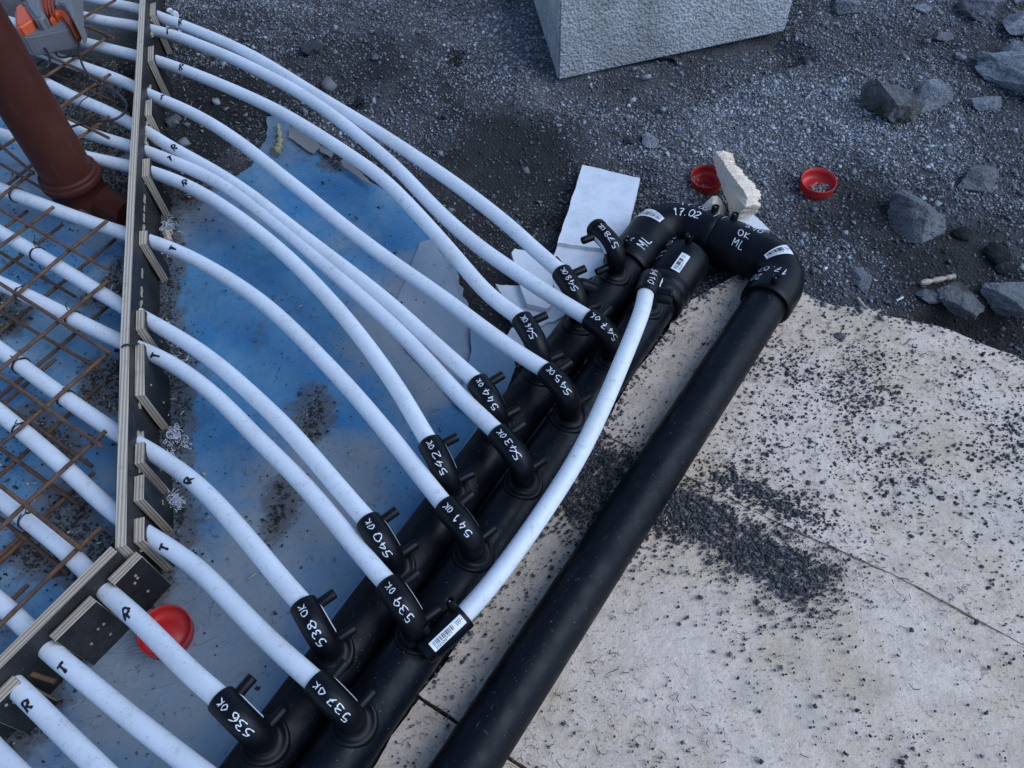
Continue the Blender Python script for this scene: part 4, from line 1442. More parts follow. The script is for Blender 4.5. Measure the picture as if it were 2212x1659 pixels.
ZT = 0.112
for i, (a_, b_, ex) in enumerate((((0, 532), (116, 446), .5), ((0, 665), (230, 477), .5), ((0, 797), (235, 607), .5), ((0, 962), (238, 759), .5), ((0, 1140), (228, 930), .5), ((8, 1340), (216, 1140), .5),
                                  ((97, 167), (232, 81), .6), ((120, 240), (238, 160), .3), ((160, 50), (250, 0), .3), ((172, 297), (236, 252), .1), ((0, 425), (72, 370), .4))):
    bar(top_mat, a_, b_, ZT, ex, seed=i)
for i, (a_, b_, ex) in enumerate((((0, 452), (233, 583), .5), ((0, 612), (238, 763), .5), ((25, 829), (223, 966), .6), ((0, 1047), (176, 1188), .5),
                                  ((60, 100), (238, 181), .5), ((160, 47), (246, 83), .5), ((150, 257), (236, 297), .5), ((0, 312), (72, 376), .5))):
    bar(top_mat, a_, b_, ZT + 2 * BR + 0.0004, ex, seed=40 + i)
ZL = 0.026
for i, (a_, b_, ex) in enumerate((((0, 587), (137, 485), .5), ((0, 717), (250, 517), .5), ((80, 790), (266, 635), .7), ((20, 1010), (217, 832), .5), ((97, 1114), (203, 1022), .5), ((0, 1320), (62, 1262), .5),
                                  ((80, 140), (160, 75), .5), ((140, 300), (215, 240), .3), ((0, 500), (60, 455), .5), ((0, 880), (120, 775), .5), ((0, 1215), (110, 1112), .5), ((60, 60), (130, 10), .4))):
    bar(low_mat, a_, b_, ZL, ex, seed=80 + i)
for i, (a_, b_, ex) in enumerate((((0, 672), (221, 801), .5), ((0, 867), (200, 1008), .5), ((107, 155), (250, 221), .5), ((0, 1120), (150, 1240), .4), ((150, 440), (272, 510), .3), ((0, 545), (160, 640), .4), ((0, 770), (200, 900), .4), ((0, 968), (170, 1090), .4))):
    bar(low_mat, a_, b_, ZL + 2 * BR + .0004, ex, seed=120 + i)

# stray bar poking out at the bottom left, loose reinforcing bar
p, q = at(-60, 1415, 0.10), at(120, 1472, 0.06)
o = mesh_obj('rebar_offcut', *tube(straight(p, q, 6), BR * 1.15, 8), M['rust'], None, True)
tag(o, 'single rusty bar end poking out past the formwork in the bottom left corner', 'rebar')

# wire ties round the pipes
for i, (key, px, py, what) in enumerate((('T4', 33, 424, 'wire tie on the white pipe passing the brown pipe foot'), ('R5', 82, 560, 'wire tie with a loose upright tail, second down at the left'), ('T5', 53, 636, 'upper left wire tie, third down at the left edge, under a bar crossing'),
                                         ('T5', 157, 693, 'wire tie nearest the plywood board, where two bars meet'), ('R6', 42, 790, 'wire tie at the left edge level with the strap on the board'), ('R6', 141, 861, 'brown-stained wire tie midway between the left edge and the board'),
                                         ('T6', 48, 940, 'wire tie with a curled tail on the pipe to the lowest middle-header elbow'), ('R7', 58, 1124, 'lowest wire tie, near the formwork corner'), ('R2', 150, 84, 'wire tie on the white pipe under the orange tool'))):
    path = PIPE_PATH[key]
    best = None
    for j in range(1, len(path) - 1):
        v = ROT.T @ (np.array(path[j]) - np.array([0, 0, CAM_H]))
        dd = math.hypot(v[0] / v[2] * FOC + PW / 2 - px, v[1] / v[2] * FOC + PH / 2 - py)
        if best is None or dd < best[0]:
            best = (dd, j)
    j = best[1]
    T_ = (path[j + 1] - path[j - 1]).normalized()
    n1 = Vector((0, 0, 1)); n1 = (n1 - n1.dot(T_) * T_).normalized(); n2 = T_.cross(n1)
    rnd = random.Random(i)
    pts = []
    for q in range(44):
        a_ = q / 22 * 2 * math.pi
        rr_ = PR + 0.0016 + 0.0012 * rnd.random()
        pts.append(path[j] + T_ * (0.0035 * (q / 22 - 1) + rnd.uniform(-.0006, .0006)) + (n1 * math.cos(a_) + n2 * math.sin(a_)) * rr_)
    tail = pts[-1]
    for q in range(5):
        tail = tail + Vector((rnd.uniform(-.006, .01), rnd.uniform(-.004, .008), rnd.uniform(0, .006)))
        pts.append(tail)
    o = mesh_obj('wire_tie', *tube(smooth_path(pts, 1), 0.0011, 6), M['wire'], None, True)
    tag(o, what, 'wire tie', 'wire ties on the white pipes')

# binding round the board top
pts = [at(300, 748, 0.09), at(298, 742, 0.125), at(285, 744, 0.147), at(265, 748, 0.147), at(258, 775, 0.12), at(250, 800, 0.09), at(232, 812, 0.115), at(205, 800, 0.118)]
o = mesh_obj('black_binding', *tube(spline(pts, 8), 0.0022, 8), M['rubber'], None, True)
tag(o, 'black strap looped over the top of the plywood board', 'strap')

# ------------------------------------------------------------------ brown standpipe
bp = at(196, 454, -0.02)
ax = Vector((bp.x, bp.y, 0))
t = thing('brown_standpipe', (bp.x, bp.y, -0.02), 'tall brown plastic drain pipe standing among the rebar', 'drain pipe')
r0 = 0.0625
mesh_obj('pipe_wall', *tube([ax + Vector((0, 0, z)) for z in (0.085, 0.12, 0.3, 0.6, 0.95)], r0, 48), M['brown'], t, True)
prof = [(0.050, .0665), (0.074, .0675), (0.078, .0735), (0.086, .0755), (0.094, .0755), (0.098, .0735), (0.100, .0700), (0.1035, .0715), (0.109, .0715), (0.111, .068), (0.109, .0632)]
sk = mesh_obj('socket', *tube([ax + Vector((0, 0, z)) for z, r in prof], [r for z, r in prof], 48, False), M['brown'], t, True)
mesh_obj('foot', *tube([ax + Vector((0, 0, z)) for z in (-0.02, 0.0, 0.052)], [.0665, .0665, .0665], 48), M['brown'], t, True)
p, q = ax + Vector((0.02, 0.01, 0.01)), at(285, 470, 0.01)
mesh_obj('branch', *tube(straight(p, Vector((q.x, q.y, 0.01)), 4), 0.045, 32), M['brown'], t, True)

# ------------------------------------------------------------------ power tool at the top left
tz = 0.20
tl = thing('power_tool', at(85, 40, 0.12), 'orange and grey power tool lying on the rebar by the brown pipe', 'power tool')


def prism(poly_px, z0, z1, name, mat, parent, bev=0.004, base=None, segs=2):
    top = [at(x, y, z1) for x, y in poly_px]
    n = len(top)
    bm = bmesh.new()
    off = origin_of(parent)
    tv = [bm.verts.new(p - off) for p in top]; bv = [bm.verts.new(Vector((p.x, p.y, z0)) - off) for p in top]
    bm.faces.new(tv); bm.faces.new(bv[::-1])
    for i in range(n):
        bm.faces.new((tv[i], bv[i], bv[(i + 1) % n], tv[(i + 1) % n]))
    bmesh.ops.recalc_face_normals(bm, faces=bm.faces)
    if bev:
        bmesh.ops.bevel(bm, geom=list(bm.edges), offset=bev, segments=segs, affect='EDGES', clamp_overlap=True)
    me = bpy.data.meshes.new(name); bm.to_mesh(me); bm.free()
    me.materials.append(mat)
    o_ = bpy.data.objects.new(name, me)
    return link(o_, parent)


prism([(29, 58), (47, 55), (82, 46), (98, 48), (112, 40), (120, 28), (127, 25), (137, 31), (146, 46), (150, 56), (141, 64), (125, 67), (94, 73), (70, 78), (49, 80), (33, 66)], 0.125, 0.185, 'housing', M['tool_grey'], tl, 0.008, segs=3)
prism([(28, 17), (40, 5), (52, 6), (60, 18), (72, 38), (50, 53), (36, 58), (30, 52)], 0.15, 0.215, 'side_cover', M['orange'], tl, 0.010, segs=3)
prism([(50, -60), (83, -60), (84, 0), (87, 12), (98, 31), (90, 38), (74, 40), (58, 18), (51, 2)], 0.15, 0.222, 'grip', M['tool_grey'], tl, 0.010, segs=3)
for k_ in range(4):
    x0 = 84 + k_ * 8
    prism([(x0, -60), (x0 + 6.5, -60), (x0 + 9, 10), (x0 + 12 - k_, 29), (x0 + 7, 30), (x0 + 2, 12)], 0.15, 0.212, 'rib', M['dark_orange'], tl, 0.003)
prism([(115, 12), (124, 5), (137, 9), (149, 26), (156, 40), (151, 50), (143, 44), (134, 31), (125, 27), (117, 33), (111, 42), (104, 42)], 0.14, 0.205, 'guard', M['orange'], tl, 0.006, segs=3)
prism([(116, -60), (152, -60), (153, 0), (160, 20), (158, 33), (154, 38), (147, 24), (137, 9), (124, 5), (117, 8)], 0.14, 0.225, 'motor_housing', M['tool_grey'], tl, 0.010, segs=3)
prism([(82, 46), (111, 35), (112, 40), (95, 49)], 0.15, 0.193, 'grip_insert', M['orange'], tl, 0.003)
sc_ = at(120, 35, 0.188)
mesh_obj('screw_hole', *tube([sc_, sc_ + Vector((0, 0, .002))], 0.0045, 12), M['rubber'], tl)

cbl = [at(150, 62, .15), at(135, 78, .13), at(122, 100, .12), at(122, 118, .125), at(135, 124, .125), at(160, 120, .125), at(178, 122, .13)]
o = mesh_obj('power_cable', *tube(spline([at(152, 60, .16), at(166, 66, .16), at(170, 95, .15), at(178, 140, .14), at(205, 175, .135), at(245, 195, .13), at(268, 215, .13), at(274, 232, .13), at(262, 250, .13), at(235, 261, .13), at(190, 264, .13), at(150, 275, .13)], 8), 0.0032, 10), M['rubber'], None, True)
tag(o, 'thick black cable looping from the orange tool round towards the brown pipe', 'cable')
o = mesh_obj('thin_cable', *tube(spline([at(210, 200, .125), at(185, 212, .125), at(172, 225, .125), at(178, 240, .12), at(195, 248, .12)], 8), 0.0016, 8), M['rubber'], None, True)
tag(o, 'thin black wire curl lying inside the thick cable loop', 'wire')
o = mesh_obj('hose_loop', *tube(spline([at(48, 88, .15), at(70, 86, .15), at(95, 103, .145), at(107, 125, .14), at(104, 142, .135), at(90, 148, .13), at(70, 140, .12)], 8), 0.0034, 10), M['rubber'], None, True)
tag(o, 'short black hose arching beside the brown pipe below the tool', 'hose')
o = mesh_obj('black_lead', *tube(spline(cbl, 8), 0.0030, 10), M['rubber'], None, True)
tag(o, 'black lead dropping from the tool in a U over the white pipe', 'cable')


# ------------------------------------------------------------------ red caps
def cup(name, c, r, h, tilt, tdir, lab, depth=0.75, th=0.003):
    """open cup; tilt towards tdir (angle in plan)"""
    prof = [(r * 0.80, 0.0), (r * 0.97, 0.0), (r, 0.002), (r * 1.015, h - 0.002), (r * 1.03, h), (r * 0.985, h), (r * 0.955, h * 0.55), (r * 0.93, 0.005), (r * 0.55, 0.004), (r * 0.5, 0.006), (0.0008, 0.006)]
    seg = 48
    V = []; F = []
    ax_ = Vector((math.cos(tdir), math.sin(tdir), 0))
    rot = Matrix.Rotation(tilt, 3, Vector((-ax_.y, ax_.x, 0)))
    for rr_, z in prof:
        for k_ in range(seg):
            a_ = 2 * math.pi * k_ / seg
            V.append(rot @ Vector((rr_ * math.cos(a_), rr_ * math.sin(a_), z)) + Vector(c))
    n = len(prof)
    for i in range(n - 1):
        for k_ in range(seg):
            k2 = (k_ + 1) % seg
            F.append((i * seg + k_, i * seg + k2, (i + 1) * seg + k2, (i + 1) * seg + k_))
    F.append(tuple(range(seg))[::-1])
    o_ = mesh_obj(name, V, F, M['red'], None, True, base=c)
    tag(o_, lab, 'pipe cap', 'red plastic pipe caps')
    return o_


def gz(p):
    return float(ground_z(np.array([p.x]), np.array([p.y]))[0])


p = at(1768, 392, 0.0); p.z = gz(p) + 0.004
cup('red_cap', p, 0.044, 0.030, 0.10, -1.9, 'red plastic pipe cap holding a little gravel, on open gravel')
pc2 = p.copy()
p = at(1527, 384, 0.0); p.z = gz(p) + 0.002
cup('red_cap', p, 0.041, 0.030, 0.12, -2.2, 'red plastic pipe cap with a black scrawl, half behind the broken foam')
pm = p.copy()
mb = MB()
for (x0, y0), (x1, y1), (x2, y2), w in (((-.022, -.012), (-.012, -.002), (.002, -.006), .004), ((-.014, -.010), (-.004, .004), (.008, -.012), .003), ((-.006, -.014), (.000, -.006), (.012, -.016), .003)):
    pts = spline([pm + Vector((x0, y0, .0125)), pm + Vector((x1, y1, .0115)), pm + Vector((x2, y2, .0115))], 6)
    mb.add(*tube(pts, w * 0.4, 6))
o = mb.build('black_scrap', M['rubber'])
tag(o, 'curl of black plastic lying in the red cap', 'plastic scrap')
p = at(362, 1370, 0.0); p.z = -0.004
cup('red_cap', p, 0.044, 0.030, 0.16, -0.4, 'red plastic pipe cap lying on the blue sheeting under a white pipe')


# ------------------------------------------------------------------ foam scraps by the header
def px5(pts):      # crop 1200..1600 x 560..860, factor 5.53
    return [((1200 + x / 5.53) / 1.15730, (560 + y / 5.53) / 1.15730) for x, y in pts]


def px6(pts):      # crop 1700..2020 x 360..600, factor 6.9125
    return [((1700 + x / 6.9125) / 1.15730, (360 + y / 6.9125) / 1.15730) for x, y in pts]


def scrap(poly_px, z, th, lab, seed, mat='white_foam', tilt=(0, 0), name='foam_offcut', jit=0.0012):
    xy = atxy(poly_px, z)
    c_ = np.mean(np.array(xy), axis=0)
    o_ = slab(name, xy, lambda x, y: z + tilt[0] * (x - c_[0]) + tilt[1] * (y - c_[1]) + 0.0008 * fbm(x * 30, y * 30, 2, seed), th, M[mat], jit=jit, seed=seed, step_b=0.008, step_i=0.03)
    return tag(o_, lab, 'foam offcut', 'foam offcuts')


scrap([(1258, 359), (1383, 387), (1362, 470), (1345, 540), (1204, 522), (1232, 440)], 0.022, 0.022, 'clean white rectangular foam board leaning by the unused elbow', 301, tilt=(0.0, 0.03))
scrap([(1205, 524), (1345, 545), (1340, 620), (1262, 720), (1214, 668), (1186, 590)], 0.006, 0.020, 'speckled white foam board under the elbow marked 548', 302)
scrap(px5([(480, 345), (690, 390), (1010, 710), (1005, 930), (975, 1125), (930, 1170), (650, 1090), (555, 860), (500, 600), (430, 400)]), 0.026, 0.014, 'white foam offcut with cut corners, uppermost under the pipes to 547 and 548', 303, tilt=(.02, .02))
scrap(px5([(215, 825), (420, 855), (560, 850), (900, 1000), (1190, 1240), (1040, 1330), (860, 1400), (600, 1420), (420, 1300)]), 0.008, 0.014, 'white foam offcut with a ragged edge, below the pipe to elbow 546', 304, jit=0.003)
scrap(px5([(440, 1440), (860, 1395), (1180, 1250), (980, 1600), (880, 1750), (760, 1800), (360, 1580)]), -0.001, 0.012, 'white foam offcut wedged beside the header near elbow 546', 305)

# big torn slab leaning on the bend
face = px6([(570, 250), (612, 130), (740, 290), (850, 470), (960, 620), (1090, 790), (1170, 940), (1140, 1080), (930, 1290), (870, 1290), (850, 1150), (825, 1000), (750, 850), (710, 690), (640, 540), (600, 350)])
rnd = random.Random(17)
fr = []
dens = []
for i in range(len(face)):
    a_, b_ = face[i], face[(i + 1) % len(face)]
    for q in range(9):
        dens.append((a_[0] + (b_[0] - a_[0]) * q / 9 + rnd.gauss(0, 0.55), a_[1] + (b_[1] - a_[1]) * q / 9 + rnd.gauss(0, 0.55)))
ys = [f[1] for f in face]
for x, y in dens:
    tt = (max(ys) - y) / (max(ys) - min(ys))
    xl = float(np.interp(y, [min(ys), max(ys)], [face[0][0], face[9][0]]))
    across = max(0.0, min(1.0, (x - xl) / 46.0 + 0.15))
    fr.append(at(x, y, 0.002 + 0.030 * tt + 0.070 * across))
offv = Vector((0.046, 0.018, -0.018))
bkp = []
for i, v in enumerate(fr):
    j = 0.95 + 0.7 * float(vnoise(np.array(i * 0.16), np.array(3.3), 5)) + rnd.uniform(-.06, .06)
    bkp.append(v + offv * j + Vector((rnd.uniform(-.0015, .0015), rnd.uniform(-.0015, .0015), rnd.uniform(-.0015, .0015))))
n = len(fr)
mid = [f.lerp(b, 0.5) + Vector((rnd.uniform(-.0015, .0015), rnd.uniform(-.0015, .0015), 0.004 + 0.010 * float(vnoise(np.array(f.x * 60), np.array(f.y * 60), 8)))) for f, b in zip(fr, bkp)]
cf = sum(fr, Vector()) / n + Vector((-0.002, -0.002, 0.001)); cbk = sum(bkp, Vector()) / n
Vv = fr + mid + bkp + [cf, cbk]
Ff = [(i, 3 * n, (i + 1) % n) for i in range(n)] + [(2 * n + i, 2 * n + (i + 1) % n, 3 * n + 1) for i in range(n)]
Ff += [(i, (i + 1) % n, n + (i + 1) % n, n + i) for i in range(n)] + [(n + i, n + (i + 1) % n, 2 * n + (i + 1) % n, 2 * n + i) for i in range(n)]
o = mesh_obj('torn_foam_slab', Vv, Ff, M['torn_foam'], None, False)
bm = bmesh.new(); bm.from_mesh(o.data); bmesh.ops.recalc_face_normals(bm, faces=bm.faces); bm.to_mesh(o.data); bm.free()
tag(o, 'big jagged slab of torn foam propped against the black bend', 'foam piece', 'torn foam pieces')

# rounded wedge and flat triangle
wl = px6([(300, 1165), (440, 1000), (560, 900), (640, 895), (560, 1060), (510, 1240)])
wr = px6([(640, 895), (730, 980), (792, 1130), (720, 1245), (510, 1240), (560, 1060)])
apex = at(*wl[4], 0.045)
L3 = [at(*wl[0], 0.0), at(*wl[1], 0.02), at(*wl[2], 0.034), at(*wl[3], 0.036), at(*wl[4], 0.048), at(*wl[5], 0.030)]
R3 = [L3[3], at(*wr[1], 0.022), at(*wr[2], 0.005), at(*wr[3], 0.0), L3[5], L3[4]]
mb = MB()
mb.add(L3, [(0, 1, 2, 3, 4, 5)][:1]); mb.add(R3, [(0, 1, 2, 3, 4, 5)])
lowp = [L3[0], L3[1], L3[2], L3[3], R3[1], R3[2], R3[3], L3[5]]
dn = [Vector((v.x, v.y, -0.02)) for v in lowp]
m_ = len(lowp)
mb.add(lowp + dn, [(i, (i + 1) % m_, (i + 1) % m_ + m_, i + m_) for i in range(m_)] + [tuple(range(2 * m_ - 1, m_ - 1, -1))])
o = mb.build('foam_wedge', M['torn_foam'])
bm = bmesh.new(); bm.from_mesh(o.data); bmesh.ops.remove_doubles(bm, verts=bm.verts, dist=1e-5); bmesh.ops.recalc_face_normals(bm, faces=bm.faces)
bmesh.ops.triangulate(bm, faces=bm.faces); bmesh.ops.subdivide_edges(bm, edges=list(bm.edges), cuts=2, use_grid_fill=True)
for v in bm.verts:
    w = o.location + v.co
    v.co += Vector((float(vnoise(w.x * 90, w.y * 90, 1)), float(vnoise(w.y * 90, w.z * 90, 2)), float(vnoise(w.x * 70, w.z * 90, 3)))) * 0.003
bm.to_mesh(o.data); bm.free()
tag(o, 'rounded cream foam wedge behind the black bend', 'foam piece', 'torn foam pieces')
scrap(px6([(900, 1310), (1180, 1135), (1380, 1310), (1560, 1490), (1300, 1460), (1050, 1380)]), 0.012, 0.02, 'flat triangular foam offcut behind the black bend', 306, tilt=(0, 0.02))

# ------------------------------------------------------------------ concrete block
zb = 0.0
c0 = at(1205, 172, zb); c1 = at(1696, 66, zb)
fd = (c1 - c0).normalized()
ld = (at(1152, 0, zb) - c0).normalized()
depth = 1.15
c3 = c0 + ld * depth; c2 = c1 + ld * depth
hb = 0.245
t = thing('concrete_block', (c0 + c1) / 2, 'large grey cast concrete block resting on the gravel', 'concrete block')
up_ = Vector((0, 0, hb)); dn_ = Vector((0, 0, -0.004))
bm = bmesh.new()
vs = [bm.verts.new(p - t.location) for p in (c0 + dn_, c1 + dn_, c2 + dn_, c3 + dn_, c0 + up_, c1 + up_, c2 + up_, c3 + up_)]
for f in ((3, 2, 1, 0), (4, 5, 6, 7), (0, 1, 5, 4), (1, 2, 6, 5), (2, 3, 7, 6), (3, 0, 4, 7)):
    bm.faces.new([vs[i] for i in f])
bmesh.ops.recalc_face_normals(bm, faces=bm.faces)
bmesh.ops.bevel(bm, geom=list(bm.edges), offset=0.006, segments=2, affect='EDGES')
bmesh.ops.triangulate(bm, faces=[f for f in bm.faces if len(f.verts) > 4])
me = bpy.data.meshes.new('block_body'); bm.to_mesh(me); bm.free(); me.materials.append(M['concrete'])
link(bpy.data.objects.new('block_body', me), t)
# added pale half-disc standing for a bright opening high on the front face
pc = at(1400, -30, 0)
nf = Vector((fd.y, -fd.x, 0))
if nf.y > 0: nf = -nf
mid_ = c0 + fd * ((c1 - c0).length * 0.42) + Vector((0, 0, hb + 0.03)) + nf * 0.001
V = [mid_ + (fd * math.cos(a_) + Vector((0, 0, 1)) * math.sin(a_)) * 0.085 for a_ in np.linspace(math.pi, 2 * math.pi, 25)]
V = [v for v in V if v.z <= hb - 0.004]
mb = MB(); n = len(V)
mb.add(V + [v + nf * 0.003 for v in V], [tuple(range(n, 2 * n)), tuple(range(n))[::-1]] + [(i, (i + 1) % n, (i + 1) % n + n, i + n) for i in range(n)])
mb.build('pale_patch', M['white_foam'], t)
# drain stub under the block
p = at(1440, 146, -0.03)
dd_ = (ld + Vector((0.1, 0, 0))).normalized()
t = thing('drain_stub', p, 'dark open pipe end poking out under the concrete block', 'pipe end')
ps = [p + dd_ * 0.0, p + dd_ * 0.12]
mesh_obj('pipe_wall', *tube(ps, 0.032, 24, False), M['rock_c'], t, True)
V, F = tube(ps, 0.028, 24, False)
mesh_obj('bore', V, [f[::-1] for f in F], M['ink'], t, True)


# ------------------------------------------------------------------ rocks
def rock(px, py, w, h, lab, mat, seed, zlift=0.35, ang=0.0, thick=0.6, name='rock', sub=5, cuts=13, group='rocks on the gravel', onz=None):
    rnd_ = random.Random(seed)
    c_ = at(px, py, 0.0)
    z = gz(c_) if onz is None else onz
    c_ = at(px, py, z + 0.01)
    sx = metres(w, px, py, z) / 2
    # height on screen squashed by the slanted view
    sy = metres(h, px, py, z) / 2 / 0.80
    sz = min(sx, sy) * thick
    bm = bmesh.new()
    bmesh.ops.create_icosphere(bm, subdivisions=sub, radius=1.0)
    planes = []
    for _ in range(cuts):
        v = Vector((rnd_.gauss(0, 1), rnd_.gauss(0, 1), rnd_.gauss(0, 1))).normalized()
        planes.append((v, rnd_.uniform(0.42, 0.74)))
    co = np.array([tuple(v.co) for v in bm.verts])
    for n_, d_ in planes:
        nn_ = np.array(n_)
        e = np.maximum(co @ nn_ - d_, 0)
        co = co - e[:, None] * nn_
    x_, y_, z_ = co[:, 0], co[:, 1], co[:, 2]
    nz = fbm(x_ * 2.2 + seed, y_ * 2.2 + z_ * 1.7, 4, seed)
    nz2 = fbm(x_ * 9 + seed, y_ * 9 + z_ * 7, 2, seed + 9)
    nz3 = fbm(x_ * 22 + z_ * 9, y_ * 22 + z_ * 17, 2, seed + 19)
    co = co * (1 + 0.13 * nz + 0.09 * nz2 + 0.045 * nz3)[:, None]
    for v, c3 in zip(bm.verts, co):
        v.co = c3
    mx = [max(abs(v.co[i]) for v in bm.verts) for i in range(3)]
    ca_, sa_ = math.cos(ang), math.sin(ang)
    for v in bm.verts:
        x_, y_, z_ = v.co.x / mx[0] * sx, v.co.y / mx[1] * sy, v.co.z / mx[2] * sz
        v.co = Vector((ca_ * x_ - sa_ * y_, sa_ * x_ + ca_ * y_, z_))
    me_ = bpy.data.meshes.new(name); bm.to_mesh(me_); bm.free()
    me_.materials.append(mat)
    o_ = bpy.data.objects.new(name, me_)
    o_.location = (c_.x, c_.y, z + sz * zlift)
    link(o_)
    return tag(o_, lab, 'rock' if name != 'pebble' else 'pebble', group)


A_, B_, C_, D_, E_ = M['rock_a'], M['rock_b'], M['rock_c'], M['rock_d'], M['rock_e']
rock(1835, 12, 68, 52, 'grey square-sided rock at the top edge, right of the concrete block', D_, 1)
rock(1994, 16, 44, 26, 'small grey triangular rock at the top edge', D_, 2)
rock(2122, 24, 96, 82, 'flat-faced brownish rock at the top edge, right side', A_, 3, thick=.7)
rock(2204, 58, 84, 70, 'rounded grey rock cut by the right edge near the top', D_, 4)
rock(2200, -8, 60, 30, 'pale rock in the top right corner', D_, 24)
rock(2076, 115, 20, 18, 'single whitish stone beside the long slab rock', D_, 5, name='pebble', sub=4)
rock(2196, 178, 230, 120, 'long bluish slab of rock tilted along the right edge', D_, 6, ang=-0.92, thick=0.7, cuts=16)
rock(2190, 112, 56, 54, 'pale blocky rock resting against the long slab', D_, 7, zlift=.6)
rock(1921, 232, 132, 92, 'dark-stained angular rock, left of the touching pair', B_, 8, ang=-0.25, thick=.75)
rock(2014, 212, 108, 82, 'pale lumpy rock, right of the touching pair', D_, 9, thick=.7)
rock(2127, 222, 80, 52, 'medium grey rock below the long slab', D_, 10)
rock(2109, 387, 98, 70, 'speckled grey rock at the right, halfway down the gravel', A_, 11, ang=.3)
rock(1403, 303, 43, 40, 'lone smooth grey stone on the gravel below the block', D_, 12)
rock(1976, 478, 108, 112, 'large rounded grey rock right of the black bend', A_, 13, ang=.4, thick=.8)
rock(1862, 604, 60, 52, 'half-buried triangular stone between bend and insulation board', A_, 14, zlift=.1)
rock(2076, 655, 112, 92, 'flat gravel-covered stone at the edge of the insulation board', B_, 15, thick=.45, zlift=.7, onz=-0.03)
rock(2178, 650, 116, 100, 'flat grey stone at the right edge above the insulation board', A_, 16, thick=.5, zlift=.7, onz=-0.03)
rock(2009, 636, 56, 34, 'small flat grey stone left of the two flat stones', A_, 17)
rock(2157, 545, 54, 48, 'near-black lump at the right edge', C_, 18, zlift=.2, cuts=3)  # this and the next ones: lumps in a near-black colour
rock(2080, 500, 44, 40, 'small near-black lump right of the rounded rock', C_, 19, zlift=.1, cuts=3)
rock(2172, 575, 60, 36, 'second near-black lump just below the first at the right', C_, 25, zlift=.1, cuts=3)
rock(1821, 722, 33, 22, 'dark pebble lying on the far insulation board', A_, 20, name='pebble', sub=4, onz=0.0)
rock(2149, 742, 62, 34, 'dark rounded stone in the hollow beside the insulation board', C_, 21, onz=-0.07)
rock(675, 100, 58, 44, 'crumbly soil clod above the upper white pipes', E_, 22, zlift=.2)
rock(462, 152, 58, 34, 'flat purplish stone between pipes to 546 and 545', E_, 23, zlift=.2, thick=.4)
rock(370, 262, 42, 44, 'grey stone at the foot of the formwork board', A_, 26)
rock(948, 27, 27, 26, 'grey pebble near the top edge, left of the block', A_, 27, name='pebble', sub=4)
rock(815, 68, 24, 26, 'rounded clod in the middle of the spoil', E_, 28, name='pebble', sub=4)
rock(808, 118, 19, 22, 'small pale clod below the rounded clod', A_, 29, name='pebble', sub=4)
rock(904, 62, 18, 18, 'small grey stone right of the rounded clod', A_, 30, name='pebble', sub=4)
rock(1360, 300, 26, 24, 'stone half sunk left of the lone smooth stone', E_, 31, name='pebble', sub=4)
rock(2040, 75, 50, 26, 'low grey stone beside the flat-faced rock', A_, 32, zlift=.15)
rock(1745, 120, 40, 20, 'reddish half-buried stone near the concrete block', E_, 33, zlift=.1)


# ------------------------------------------------------------------ gravel: tens of thousands of small stones
CUBE = np.array([[-1, -1, -1], [1, -1, -1], [1, 1, -1], [-1, 1, -1], [-1, -1, 1], [1, -1, 1], [1, 1, 1], [-1, 1, 1]], float)
CF = np.array([[0, 2, 1], [0, 3, 2], [4, 5, 6], [4, 6, 7], [0, 1, 5], [0, 5, 4], [1, 2, 6], [1, 6, 5], [2, 3, 7], [2, 7, 6], [3, 0, 4], [3, 4, 7]])


OCT = np.array([[1, 0, 0], [0, 1, 0], [-1, 0, 0], [0, -1, 0], [0, 0, 1], [0, 0, -1]], float)
OF = np.array([[0, 1, 4], [1, 2, 4], [2, 3, 4], [3, 0, 4], [1, 0, 5], [2, 1, 5], [3, 2, 5], [0, 3, 5]])


def stones(pos, size, cols, rng, flat=(0.5, 0.9), octa=False):
    n = len(pos)
    BASE, FACE = (OCT * 1.1, OF) if octa else (CUBE * 0.62, CF)
    nv_ = len(BASE)
    v = np.repeat(BASE[None], n, 0) + rng.uniform(-.28, .28, (n, nv_, 3))
    v[:, :, 0] *= rng.uniform(.8, 1.35, (n, 1)); v[:, :, 2] *= rng.uniform(flat[0], flat[1], (n, 1))
    ang = rng.uniform(0, 2 * math.pi, n); tilt = rng.normal(0, .35, (n, 2))
    ca_, sa_ = np.cos(ang)[:, None], np.sin(ang)[:, None]
    x_, y_, z_ = v[:, :, 0], v[:, :, 1], v[:, :, 2]
    z2 = z_ + tilt[:, :1] * x_ + tilt[:, 1:] * y_
    X = ca_ * x_ - sa_ * y_; Y = sa_ * x_ + ca_ * y_
    w = np.stack([X, Y, z2], -1) * (size[:, None, None] * 0.5) + pos[:, None, :]
    f = (FACE[None] + (np.arange(n) * nv_)[:, None, None]).reshape(-1, 3)
    c4 = np.repeat(np.concatenate([cols, np.ones((n, 1))], 1)[:, None, :], nv_, 1).reshape(-1, 4)
    return w.reshape(-1, 3), f, c4


N = 400000
X = RNG.uniform(-2.05, 2.05, N); Y = RNG.uniform(0.35, 3.05, N)
ok = ~inpoly(X, Y, film_xy) & ~inpoly(X, Y, form_xy)
ino = inpoly(X, Y, foam_xy); dist = polydist(X, Y, foam_xy)
ok &= (~ino) | (dist < RNG.uniform(0, 0.03, N))
